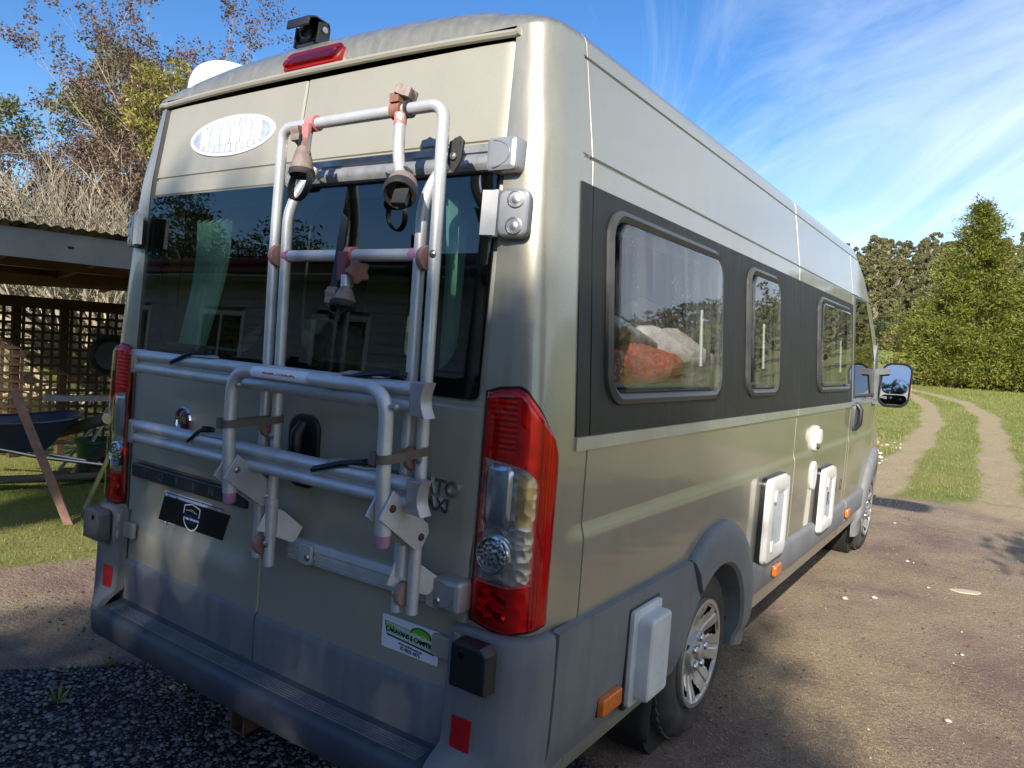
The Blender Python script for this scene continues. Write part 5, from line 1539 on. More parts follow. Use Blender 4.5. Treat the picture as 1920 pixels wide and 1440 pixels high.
# ------------------------------------------------------------------ loose things on the ground
def stones_mesh(name, pts, sizes, m, flat=.55):
    base = np.array([(1, 0, 0), (-1, 0, 0), (0, 1, 0), (0, -1, 0), (0, 0, 1), (0, 0, -1), (.62, .62, .42), (-.62, .6, .45), (.6, -.64, .4), (-.6, -.6, .5)], np.float32)
    tri = [(0, 6, 4), (6, 2, 4), (2, 7, 4), (7, 1, 4), (1, 9, 4), (9, 3, 4), (3, 8, 4), (8, 0, 4), (0, 2, 6), (2, 1, 7), (1, 3, 9), (3, 0, 8), (0, 5, 2), (2, 5, 1), (1, 5, 3), (3, 5, 0)]
    n = len(pts); K = len(base)
    V = base[None] * (1 + nr.uniform(-.28, .28, (n, K, 3)))
    V[:, :, 2] *= flat * nr.uniform(.7, 1.3, (n, 1))
    V *= np.array(sizes)[:, None, None]
    a = nr.uniform(0, 2 * PI, n); ca, sa = np.cos(a)[:, None], np.sin(a)[:, None]
    X = V[:, :, 0] * ca - V[:, :, 1] * sa * .8; Y = V[:, :, 0] * sa + V[:, :, 1] * ca * .8
    V = np.stack([X, Y, V[:, :, 2]], -1) + np.array(pts)[:, None, :]
    F = (np.array(tri)[None] + (np.arange(n) * K)[:, None, None]).reshape(-1, 3)
    me = bpy.data.meshes.new(name)
    me.vertices.add(n * K); me.vertices.foreach_set("co", V.astype(np.float32).ravel())
    me.loops.add(len(F) * 3); me.loops.foreach_set("vertex_index", F.ravel().astype(np.int32))
    me.polygons.add(len(F)); me.polygons.foreach_set("loop_start", np.arange(0, len(F) * 3, 3, dtype=np.int32)); me.polygons.foreach_set("loop_total", np.full(len(F), 3, np.int32))
    me.update(calc_edges=True)
    at = me.attributes.new("tint", 'FLOAT', 'POINT'); at.data.foreach_set("value", np.repeat(nr.random(n).astype(np.float32), K))
    me.materials.append(m); return me
def tint_mat(name, c1, c2, rough=.85, bump=0):
    m, nt, out = new_mat(name)
    at = node(nt, "ShaderNodeAttribute", {"attribute_name": "tint"})
    v = coords(nt)
    c = mixc(nt, at.outputs["Fac"], c1, c2)
    c = mixc(nt, mrange(nt, noise(nt, v, 150, 3, .6), .35, .65, .0, .35), c, (c1[0] * .6, c1[1] * .6, c1[2] * .6))
    p = node(nt, "ShaderNodeBsdfPrincipled", None, Roughness=rough)
    lk(nt, c, p.inputs["Base Color"]); lk(nt, p.outputs[0], out.inputs[0]); return m
GRAVM = tint_mat("blue_metal_stone", (0.085, 0.088, 0.095), (0.23, 0.235, 0.245))
PEBM = tint_mat("pale_stone", (0.42, 0.38, 0.32), (0.62, 0.58, 0.52))
REDST = tint_mat("scoria_stone", (0.05, 0.030, 0.028), (0.16, 0.095, 0.085))
pts = []; sz = []
while len(pts) < 12000:
    x = nr.uniform(-2.3, 1.0); y = nr.uniform(-1.1, .75)
    if masks(x, y)[1] > .5 + nr.uniform(-.25, .25): pts.append((x, y, .002)); sz.append(float(np.clip(nr.lognormal(-4.95, .40), .0035, .020)))
put("gravel", stones_mesh("gravel", pts, sz, GRAVM), None, kind="stuff")
pts = []; sz = []
while len(pts) < 5200:
    x = nr.uniform(-2.8, 3.2) if len(pts) > 1800 else nr.uniform(-3, -1.0); y = nr.uniform(.2, 8.2)
    if masks(x, y)[0] > .6 and masks(x, y)[1] < .4: pts.append((x, y, T(x, y) + .001)); sz.append(float(np.clip(nr.lognormal(-5.4, .4), .0025, .011)))
put("scoria_grit", stones_mesh("scoria_grit", pts, sz, REDST), None, kind="stuff")
pts = []; sz = []
for _ in range(230):
    x = nr.uniform(.9, 3.0); y = nr.uniform(1.6, 8.0)
    pts.append((x, y, T(x, y) + .002)); sz.append(float(np.clip(nr.lognormal(-5.5, .4), .0025, .008)))
put("white_grit", stones_mesh("white_grit", pts, sz, PEBM), None, kind="stuff")
peb_me = [stones_mesh("pebble", [(0, 0, 0)], [1.0], PEBM, .5) for _ in range(4)]
for i, (x, y, s, lab) in enumerate([(1.13, 3.83, .026, "white pebble nearest the sill of the van on the driveway"), (1.28, 4.01, .028, "white pebble just right of another beside the shadow strip of the van"),
        (1.83, 2.31, .022, "white pebble alone on the straw coloured patch in the right foreground"), (1.83, 3.28, .020, "grey white pebble in the middle of the red driveway right of the van"),
        (1.34, 5.3, .022, "small pale pebble on the driveway halfway to the front wheel"), (1.55, 4.6, .018, "pale pebble on the driveway left of the flat pale stone"), (1.05, 6.9, .022, "pale pebble beside the front wheel of the van")]):
    local("pebble", peb_me[i % 4], None, (x, y, T(x, y) + s * .3), (0, 0, i * 1.7), lab, "pebble", "pale pebbles on the driveway", scale=(s, s, s))
mb = MB(); mb.prism([(.10 * math.cos(t) * (1 + .15 * math.sin(3 * t)), .055 * math.sin(t) * (1 + .1 * math.cos(2 * t))) for t in lin(0, 2 * PI, 20)[:-1]], (1.78, 4.72, -.004), (.9, .43, 0), (-.43, .9, 0), EZ, .012, .006)
tag(mb.build("flat_stone", mat("flat_pale_stone", (0.48, 0.40, 0.30), .85, 0, 0, .15, 20, .2, 60)), "flat pale stone let into the driveway at the right", "stone")

STRAWM = leaf_mat("dry_straw", (0.36, 0.28, 0.13), (0.66, 0.55, 0.32), .2, .7)
n = 60000
x = nr.uniform(.4, 3.4, n); y = 1.0 + 7.2 * nr.random(n) ** 1.3
f = np.sin(x * 3.1 + y * 1.7) + np.sin(x * 1.3 - y * 2.9 + 1) + np.sin(x * 7 + y * 5) * .6
k = f > nr.normal(.1, .9, n); x = x[k]; y = y[k]; n = len(x)
a = nr.uniform(0, PI, n); L = nr.uniform(.006, .022, n); L[nr.random(n) > .994] *= 5
C = np.stack([x, y, np.array([T(a_, b_) for a_, b_ in zip(x, y)]) + .004], -1)
A = np.stack([np.cos(a) * L, np.sin(a) * L, nr.uniform(-.15, .15, n) * L], -1); B = np.stack([-np.sin(a), np.cos(a), np.zeros(n)], -1) * .0015
put("dry_clippings", quads_mesh("dry_clippings", C, A, B, STRAWM), None, kind="stuff")

GRASSM = leaf_mat("grass_blades", (0.10, 0.125, 0.018), (0.38, 0.38, 0.10), .35, .55)
GRASSY = leaf_mat("lawn_grass_blades", (0.10, 0.13, 0.018), (0.34, 0.33, 0.09), .35, .55)  # lawn blades, pale end a little darker than in the field grass
def blades(name, x, y, h, w, m, lean=.5):
    n = len(x); z = np.array([T(a, b) for a, b in zip(x, y)])
    a = nr.uniform(0, 2 * PI, n); ln = nr.uniform(.1, lean, n)
    hh = h * nr.uniform(.5, 1.4, n)
    base = np.stack([x, y, z - .004], -1)
    tip = np.stack([np.cos(a) * ln, np.sin(a) * ln, np.ones(n)], -1) * hh[:, None]
    side = np.stack([-np.sin(a), np.cos(a), np.zeros(n)], -1) * (np.ones(n) * w)[:, None]
    C = base + tip * .5
    put(name, quads_mesh(name, C, tip * .5, side * np.ones((n, 1)), m), None, kind="stuff")
xs_, ys_ = [], []
while len(xs_) < 15000:
    x = nr.uniform(-6.2, -2.4); y = nr.uniform(.0, 3.6)
    if masks(x, y)[0] < .5 + nr.normal(0, .12): xs_.append(x); ys_.append(y)
blades("lawn_grass", np.array(xs_), np.array(ys_), .030, .0022, GRASSY, .9)
xs_, ys_ = [], []
while len(xs_) < 46000:
    y = 7.4 + 32 * nr.random() ** 1.7; x = nr.uniform(-1.2 - .10 * y, .9 + .085 * y + 1.0)
    m_ = masks(x, y)
    if m_[2] + m_[0] + m_[1] < .42 + nr.normal(0, .10): xs_.append(x); ys_.append(y)
yy_ = np.array(ys_)
blades("field_grass", np.array(xs_), yy_, .024 + .0012 * yy_, .0022 + .00016 * yy_, GRASSM, .9)
# coarse yellow grass and stones left of the ruts ahead of the van
x = nr.uniform(-1.0, .35, 2600); y = nr.uniform(8.8, 15, 2600); k = np.sin(x * 5 + y * 2) + np.sin(y * 3.1) > -.1
blades("tussock_grass", x[k], y[k], .11, .004, leaf_mat("tussock", (0.20, 0.18, 0.06), (0.42, 0.36, 0.16), .3), .7)
pts = [(nr.uniform(-.3, .35), nr.uniform(9.5, 14), 0) for _ in range(60)]; pts = [(a, b, T(a, b) + .01) for a, b, c in pts]
put("rubble", stones_mesh("rubble", pts, nr.uniform(.02, .06, 60), PEBM), None, kind="stuff")

for i, (x, y, h, lab) in enumerate([(-1.06, -.10, .06, "small green weed growing in the dark gravel at the lower left"), (-1.22, .19, .045, "weed tuft at the edge of the gravel near the step of the van")]):
    Tt = thing("weed", lab, "weed", (x, y, 0))
    n = 26; a = nr.uniform(0, 2 * PI, n); l = nr.uniform(.4, 1.2, n)
    tip = np.stack([np.cos(a) * l, np.sin(a) * l, nr.uniform(.3, 1.0, n)], -1) * h
    C = np.array([[x, y, .004]]) + tip * .5; sd = np.stack([-np.sin(a), np.cos(a), np.zeros(n)], -1) * .004
    put("leaves", quads_mesh("leaves", C, tip * .5, sd, GRASSM), Tt)

# ------------------------------------------------------------------ the lean-to shed at the left
U = Vector((.24, .97, 0)).normalized(); N_ = Vector((-.97, .24, 0)).normalized(); SO = Vector((-3.78, .69, 0))
def S(u, n, z): return SO + U * u + N_ * n + Vector((0, 0, z))
SHED = thing("garden_shed", "open lean-to garden shed with grey fascia board and corrugated iron roof", "shed", S(1, 1.5, 0))
FASC = mat("grey_green_board", (0.185, 0.195, 0.175), .65, 0, 0, .12, 6, .15, 60, (0.10, 0.10, 0.09), .4)
CORR = mat("dark_corrugated_iron", (0.045, 0.047, 0.050), .45, .4, 0, .2, 5)
TIMB = mat("red_brown_timber", (0.21, 0.095, 0.042), .7, 0, 0, .22, 8, .15, 50)
TIMBD = mat("brown_lattice_timber", (0.070, 0.036, 0.018), .75, 0, 0, .22, 8, .15, 50)
mb = MB(); mb.beam(S(-.75, 0, 1.985), S(5, 0, 1.985), .035, .20); FB = mb.build("fascia_board", FASC, SHED)
mb = MB()
for u, z in ((.42, 1.99),): mb.prism(ell(.022, .010, 14), S(u, -.019, z), U, EZ, -N_, .002)
mb.build("board_knot", FRIT, FB)
def rz(n): return 2.115 - .060 * n
mb = MB()
us_ = [k * .019 for k in range(int(-.85 / .019), int(5.2 / .019))]
cor = lambda u, n, dz: S(u, n, rz(n) + .009 * math.sin(2 * PI * u / .076) + dz + .004 * math.sin(u * 3.1))
mb.grid(lambda u, n: cor(u, n, .0), us_, [-.075, 0, 1.6, 3.3])
mb.grid(lambda u, n: cor(u, n, -.0025), us_, [-.075, 0, 1.6, 3.3])
mb.grid(lambda u, t: cor(u, -.075, -.0025 * t), us_, [0, 1])
mb.build("corrugated_roof", CORR, SHED, fix=False)
for u in np.arange(-.5, 5, .62):
    mb = MB(); mb.beam(S(u, .02, 2.02), S(u, 3.2, 1.83), .045, .11); mb.build("rafter", TIMB, SHED)
for n, z in ((1.0, 1.945), (2.1, 1.88)):
    mb = MB(); mb.beam(S(-.75, n, z - .02), S(5, n, z - .02), .045, .11); mb.build("purlin", TIMB, SHED)
mb = MB(); mb.beam(S(-.9, .6, 1.72), S(1.6, 2.9, 1.86), .045, .10); mb.build("brace", TIMB, SHED)
mb = MB(); mb.beam(S(-.75, 2.97, 1.62), S(5, 2.97, 1.62), .06, .09); mb.build("top_plate", TIMBD, SHED)
for u in (-.7, 4.9):
    mb = MB(); mb.beam(S(u, .05, 0), S(u, .05, 1.95), .09, .09, (1, 0, 0)); mb.build("post", TIMBD, SHED)
for u in (-.60, .55, .98, 1.75, 3.3, 4.8):
    mb = MB(); mb.beam(S(u, 3.03, 0), S(u, 3.03, 1.66), .07, .07, (1, 0, 0)); mb.build("post", TIMBD, SHED)
LAT = thing("lattice_screen", "brown timber lattice screen closing the back of the garden shed", "lattice", S(.5, 3.0, 0))
pitch = .0865
hb_me = None
for k in range(int(4.3 / pitch)):
    u = -.6 + k * pitch
    mb = MB(); mb.beam(S(u, 2.995, .15), S(u, 2.995, 1.575), .008, .030, U); mb.build("slat", TIMBD, LAT)
for k in range(int(1.40 / pitch) + 1):
    z = .18 + k * pitch
    mb = MB(); mb.beam(S(-.65, 2.985, z), S(3.75, 2.985, z), .008, .030); mb.build("slat", TIMBD, LAT)
# hat-shaped dark pan hung on the lattice
dk = mat("dark_olive_enamel", (0.030, 0.032, 0.026), .5, .2)
mb = MB(); o = S(1.20, 2.0, 1.135)
ax = (-N_ + U * -.2 + Vector((0, 0, .12))).normalized()
mb.lathe(o, ax, [(.0, .0), (.14, .005), (.155, .03), (.19, .055), (.205, .05), (.16, .02), (.15, -.008), (0, -.012)], 36)
o_ = mb.build("hanging_pan", dk, None); tag(o_, "dark round pan hanging before the lattice beside the tail lamp", "pan")
mb = MB(); mb.tube([o + Vector((0, 0, .19)), o + Vector((0, 0, .28)), o + N_ * .9 + Vector((0, 0, .35))], .008, 6); mb.build("hook", TIMBD, o_)
# wheelbarrow with dark blue tray
BARROW = thing("wheelbarrow", "dark blue wheelbarrow parked inside the garden shed", "wheelbarrow", S(.3, 1.3, 0))
BLU = mat("dark_blue_enamel", (0.028, 0.042, 0.085), .4, .1, .2, .2, 10)
w0 = S(.25, 1.35, 0)
mb = MB()
def tray(u, v):
    a = lin(0, 2 * PI, 24)[0] + u; k = v
    L = (.30 + .20 * k); W = (.18 + .13 * k)
    c, s_ = math.cos(a), math.sin(a); f = lambda q: math.copysign(abs(q) ** .55, q)
    return tuple(w0 + U * (f(c) * L + .06 * k) + N_ * (f(s_) * W) + Vector((0, 0, .34 + .26 * k + .05 * k * max(0, c))))
mb.grid(tray, lin(0, 2 * PI, 40), lin(0, 1, 6)); mb.grid(lambda u, v: tuple(Vector(tray(u, 0)) * v + (w0 + Vector((0, 0, .34))) * (1 - v)), lin(0, 2 * PI, 40), [0, 1])
mb.build("tray", BLU, BARROW, fix=False, smooth=50)
mb = MB(); mb.tube([tray(a, 1) for a in lin(0, 2 * PI, 40)], .010, 6, False); mb.build("tray_rim", BLU, BARROW)
for s_ in (-1, 1):
    mb = MB(); mb.tube(fillet([w0 + U * .75 + N_ * s_ * .05 + Vector((0, 0, .18)), w0 + U * .2 + N_ * s_ * .16 + Vector((0, 0, .30)), w0 - U * .85 + N_ * s_ * .28 + Vector((0, 0, .62))], .1), .016, 8); mb.build("handle", STEEL, BARROW)
    mb = MB(); mb.tube([w0 - U * .72 + N_ * s_ * .26 + Vector((0, 0, .575)), w0 - U * .92 + N_ * s_ * .29 + Vector((0, 0, .64))], .022, 8); mb.build("grip", RUBBER, BARROW)
    mb = MB(); mb.tube(fillet([w0 - U * .1 + N_ * s_ * .17 + Vector((0, 0, .38)), w0 - U * .28 + N_ * s_ * .2 + Vector((0, 0, .02)), w0 - U * .45 + N_ * s_ * .2 + Vector((0, 0, .02))], .05), .014, 8); mb.build("leg", STEEL, BARROW)
mb = MB(); mb.lathe(w0 + U * .80 - N_ * .04 + Vector((0, 0, .18)), N_, [(.09, 0), (.15, .005), (.18, .04), (.15, .075), (.09, .08)], 26, closed=True); mb.build("wheel", TYREM, BARROW)
# saw on a yellow work stand
SAW = thing("saw_bench", "yellow and grey mitre saw on a folding work stand under the lattice", "saw bench", S(1.25, 1.9, 0))
YEL = mat("yellow_enamel", (0.55, 0.30, 0.02), .45, 0, .2, .15)
GREYW = mat("pale_grey_metal", (0.40, 0.41, 0.43), .45, .4)
b0 = S(1.35, 1.75, 0)
mb = MB(); mb.beam(b0 - U * .75 + Vector((0, 0, .74)), b0 + U * .9 + Vector((0, 0, .74)), .10, .05); mb.build("beam", GREYW, SAW)
for s_ in (-1, 1):
    for q in (-1, 1):
        mb = MB(); mb.tube([b0 + U * (q * .16) + N_ * s_ * .05 + Vector((0, 0, .70)), b0 + U * (q * .58) + N_ * s_ * .22 + Vector((0, 0, .01))], .015, 8); mb.build("leg", GREYW, SAW)
mb = MB(); mb.prism([(-.12, .0), (.12, .0), (.09, .09), (-.09, .09)], b0 + Vector((0, 0, .635)) - N_ * -.05, U, EZ, -N_, .10, .01); mb.build("stand_head", YEL, SAW)
mb = MB(); mb.prism([(-.10, -.05), (.14, -.05), (.16, .02), (.05, .07), (-.08, .05)], b0 + U * .42 + Vector((0, 0, .79)), U, EZ, -N_, .12, .02); mb.build("saw_body", YEL, SAW)
mb = MB(); mb.prism(rr(.46, .075, .01, 3), b0 + U * .15 + Vector((0, 0, .87)), U, EZ, -N_, .16, .01); mb.lathe(b0 + U * .1 - N_ * .1 + Vector((0, 0, .90)), -N_, [(.0, 0), (.12, 0), (.12, .02), (0, .02)], 24); mb.build("saw_table", GREYW, SAW)
# timber stake and metal pole in the grass
def prop(a, b, w, h, m, name, label, cat, up=(0, 0, 1), round_=False):
    mb = MB()
    if round_: mb.tube([a, b], w, 12)
    else: mb.beam(a, b, w, h, up)
    return tag(mb.build(name, m, None), label, cat)
REDW = mat("weathered_red_timber", (0.26, 0.14, 0.095), .75, 0, 0, .35, 14, .2, 40)
prop((-3.59, 1.145, -.05), (-4.20, .985, .92), .055, .030, REDW, "garden_stake", "weathered reddish timber stake leaning in the grass before the shed", "stake", (0.8, -.6, 0))
prop((-3.80, 1.31, .0), (-3.30, 1.27, .62), .016, 0, mat("galvanised_pole", (0.42, 0.45, 0.50), .3, .8), "metal_pole", "grey galvanised pole leaning towards the tail lamp of the van", "pole", round_=True)
prop(S(.15, 1.95, .30), S(1.9, 1.75, .31), .018, .03, mat("pale_batten", (0.42, 0.38, 0.30), .7), "timber_batten", "thin pale batten lying level below the saw bench", "batten")
prop(S(-.1, 1.2, .12), S(1.7, 1.4, .05), .035, 0, mat("grey_branch", (0.10, 0.085, 0.065), .8), "fallen_branch", "grey fallen branch on the shed floor behind the stake", "branch", round_=True)
GB = MB(); GB.lathe(S(1.0, 1.6, 0), EZ, [(.13, 0), (.16, .34), (.175, .345), (.175, .37), (.15, .37), (.13, .05)], 28)
tag(GB.build("plastic_bucket", mat("dark_green_plastic", (0.01, 0.085, 0.035), .4)), "dark green plastic bucket under the saw bench", "bucket")
LG = MB(); LG.tube([S(.62, 1.9, .36), S(.98, 1.15, .62)], .052, 14)
lg = LG.build("log", mat("grey_bark", (0.10, 0.095, 0.085), .85, 0, 0, .3, 20, .4, 40)); tag(lg, "grey round log with a pale cut end lying across the green bucket", "log")
mb = MB(); a = (S(.98, 1.15, .62) - S(.62, 1.9, .36)).normalized(); mb.lathe(S(.98, 1.15, .62), a, [(.051, 0), (.05, .003), (0, .004)], 14); mb.build("cut_end", mat("cut_timber", (0.60, 0.50, 0.34), .7), lg)
LG = MB(); LG.tube([S(-.35, 1.2, .30), S(-.10, .62, .56)], .045, 14)
lg = LG.build("log", bpy.data.materials["grey_bark"]); tag(lg, "thin grey log with round end at the left edge below the barrow", "log")
# pale paling fence beyond the lattice
FEN = thing("paling_fence", "sunlit pale paling fence on the grass bank behind the shed", "fence", (-13.6, 5.0, 1.2))
PALE = mat("pale_palings", (0.50, 0.44, 0.35), .75, 0, 0, .15, 6)
pm = MB(); pm.box((0, 0, .45), (.02, .098, .9)); pme = pm.mesh("paling", PALE)
fa = Vector((-13.8, -1.6, 0)); fd = Vector((.30, 1, 0)).normalized()
for k in range(90):
    p = fa + fd * (k * .1075)
    local("paling", pme, FEN, p + Vector((0, 0, T(p.x, p.y) + .02 * math.sin(k * 2.3))) - FEN.location, (0, 0, -math.atan2(fd.x, fd.y)))
mb = MB(); mb.beam(fa + Vector((-.03, 0, 2.05)), fa + fd * 9.6 + Vector((-.03, 0, 2.05)), .04, .07); mb.build("rail", PALE, FEN)

# ------------------------------------------------------------------ trees on the left
BARKP = mat("pale_lichen_bark", (0.40, 0.345, 0.24), .85, 0, 0, .35, 6, .3, 60, (0.20, 0.17, 0.13), .6)
BARKD = mat("grey_brown_bark", (0.17, 0.13, 0.10), .85, 0, 0, .3, 8, .3, 50)
LEAF_BR = leaf_mat("dry_brown_leaf", (0.085, 0.050, 0.038), (0.235, 0.155, 0.115), .25, .7)
LEAF_EU = leaf_mat("gum_leaf", (0.060, 0.075, 0.022), (0.22, 0.20, 0.075), .25, .45)
LEAF_YG = leaf_mat("wattle_leaf", (0.13, 0.13, 0.022), (0.42, 0.37, 0.085), .35, .5)
LEAF_DK = leaf_mat("dark_tree_leaf", (0.018, 0.030, 0.010), (0.07, 0.085, 0.028), .25, .5)
LEAF_CON = leaf_mat("conifer_spray", (0.042, 0.070, 0.012), (0.28, 0.275, 0.046), .25, .55)
LEAF_HILL = leaf_mat("forest_leaf", (0.065, 0.072, 0.030), (0.225, 0.205, 0.085), .2, .6)
def trunk_child(mb, m, root): return mb.build("trunk", m, root, smooth=60, fix=False)
r1 = random.Random(21)
base = Vector((-7.2, 3.0, T(-7.2, 3.0)))
TB = thing("bare_tree", "bare many stemmed tree with pale lichened branches fanning over the shed roof", "tree", base)
mb = MB(); ends = []
for k in range(22):
    a = k / 21
    ang = math.radians(6 + 62 * a)        # from nearly level to upright, fanned towards the camera's left
    d = Vector((-.42, -.85, 0)).normalized() * math.cos(ang) * r1.uniform(.7, 1.0) + Vector((-.75, .5, 0)) * math.cos(ang) * r1.uniform(-.2, .5) + Vector((0, 0, math.sin(ang) * 1.0))
    if k >= 17: d += Vector((.10, .25, 0))
    grow(mb, base + Vector((r1.uniform(-.2, .2), r1.uniform(-.3, .3), .3 + r1.uniform(0, .9))), d, (r1.uniform(1.0, 1.7) if k not in (2, 5) else 2.3), r1.uniform(.036, .056), 0, 3, (7, 6, 5), r1, ends, .30, .03, spread=.62, min_r=.0034)
trunk_child(mb, BARKP, TB)
# second, dense twiggy thicket low behind it
base = Vector((-9.2, 3.2, T(-9.2, 3.2)))
TT = thing("twiggy_thicket", "dense tangle of pale twigs and stems low behind the shed roof", "shrub", base)
mb = MB(); ends = []
for k in range(13):
    mb = MB(); p = base + Vector((r1.uniform(-1, 1.2), r1.uniform(-3.6, 2.4), r1.uniform(.3, 1.0)))
    grow(mb, p, (r1.uniform(-.5, .5), r1.uniform(-1.0, .2), r1.uniform(.35, 1.0)), r1.uniform(.8, 1.35), .020, 0, 2, (8, 6), r1, ends, .35, .1, spread=.8, min_r=.0024)
    mb.build("stem", BARKP, TT, smooth=60, fix=False)
def leafy(name, label, cat, base, stems, L, r, levels, kids, leafm, barkm, per, lw, ll, seed, cl=.28, dirs=None, droop=.3, group=None, bend=.3, frac=1.0, up=.15, ratio=(.45, .75), spread=.8):
    rd = random.Random(seed); base = Vector((base[0], base[1], T(base[0], base[1]) - .1))
    Tt = thing(name, label, cat, base, 0, group)
    mb = MB(); ends = []
    for k in range(stems):
        d = dirs[k % len(dirs)] if dirs else (rd.uniform(-.4, .4), rd.uniform(-.4, .4), 1)
        grow(mb, base + Vector((rd.uniform(-.1, .1), rd.uniform(-.1, .1), 0)), d, L * rd.uniform(.85, 1.15), r, 0, levels, kids, rd, ends, bend, up, spread=spread, ratio=ratio)
    mb.build("trunk", barkm, Tt, smooth=60, fix=False)
    ends = [e for e in ends if rd.random() < frac]
    me = leaf_cloud("crown", [tuple(e) for e in ends], [cl * rd.uniform(.6, 1.4) for _ in ends], per / (cl * cl), ll, lw, leafm, droop)
    put("crown", me, Tt)
    return Tt
leafy("brown_leaf_tree", "slender tree with sparse dry brown leaves rising above the gum", "tree", (-10.9, 6.1), 6, 3.5, .06, 3, (7, 6, 4), LEAF_BR, BARKP, 14, .015, .027, 5, .13, [(-.02, .03, 1), (-.18, -.12, 1), (.12, .25, 1), (.05, .12, 1), (.03, .08, 1)], .3, frac=.75, bend=.22, ratio=(.40, .62), spread=.7)
def clump_tree(name, label, cat, x, y, cz, R, n, cr, leafm, barkm, per, ll, lw, seed, droop=.3, group=None, hollow=.3):
    rd = random.Random(seed); zb = T(x, y) - .1
    Tt = thing(name, label, cat, (x, y, zb), 0, group)
    mb = MB(); top = Vector((x, y, cz + R[2] * .6)); foot = Vector((x, y, zb))
    mb.tube([foot, foot.lerp(top, .5) + Vector((rd.uniform(-.1, .1), rd.uniform(-.1, .1), 0)), top], [.05 * R[2] + .03, .03 * R[2] + .02, .012], 8)
    cents = []; rads = []
    for k in range(n):
        while True:
            p = Vector((rd.uniform(-1, 1), rd.uniform(-1, 1), rd.uniform(-1, 1)))
            if .35 < p.length < 1: break
        c = Vector((x + p.x * R[0], y + p.y * R[1], cz + p.z * R[2] - .25 * R[2] * (p.x * p.x + p.y * p.y)))
        cents.append(tuple(c)); rads.append(rd.uniform(*cr))
        a = foot.lerp(top, max(.25, min(.95, (c.z - zb) / (top.z - zb) * .75)))
        mb.tube([a, a.lerp(c, .55) + Vector((0, 0, -.06)), c], [.022, .014, .005], 4, False)
        for q in range(3):
            mb.tube([c, c + Vector((rd.uniform(-1, 1), rd.uniform(-1, 1), rd.uniform(-.3, 1))) * rads[-1] * 1.05], [.006, .002], 3, False)
    mb.build("trunk", barkm, Tt, smooth=60, fix=False)
    put("crown", leaf_cloud("crown", cents, rads, per, ll, lw, leafm, droop, hollow), Tt)
clump_tree("gum_tree", "gum tree with olive green rounded crown behind the brown leaved tree", "tree", -18.6, 9.1, 7.35, (1.9, 1.9, 1.55), 44, (.32, .62), LEAF_EU, BARKP, 900, .075, .026, 6)
clump_tree("gum_tree", "small gum tree at the left edge above the bare branches", "tree", -18.9, 6.0, 5.7, (1.2, 1.2, 1.0), 24, (.28, .5), LEAF_EU, BARKP, 900, .07, .024, 8)
clump_tree("wattle_tree", "rounded yellow green tree against the left side of the van roof", "tree", -9.75, 5.35, 4.95, (.55, .75, .85), 40, (.16, .28), LEAF_YG, BARKD, 2300, .036, .014, 9)
for i, (x, y, cz, lab) in enumerate([(-12.6, 5.9, 3.95, "red brown leafy shrub right of the bare stems"), (-13.6, 4.6, 3.7, "red brown leafy shrub in the middle of the thicket"), (-15.2, 7.0, 4.4, "tall red brown shrub under the gum tree crown"), (-13.2, 3.4, 3.2, "brown leafy shrub at the left edge over the shed roof")]):
    clump_tree("brown_shrub", lab, "shrub", x, y, cz, (1.15, 1.2, 1.1), 72, (.22, .42), LEAF_BR, BARKP, 1500, .034, .015, 31 + i, .3, "brown shrubs behind the shed", .15)
leafy("olive_shrub", "olive green shrub low between the brown shrubs and the van", "shrub", (-10.4, 5.2), 6, 1.0, .03, 3, (5, 4, 3), LEAF_EU, BARKD, 14, .018, .045, 45, .20, [(rng.uniform(-.6, .6), rng.uniform(-.6, .6), 1) for _ in range(6)], .2, frac=.6)

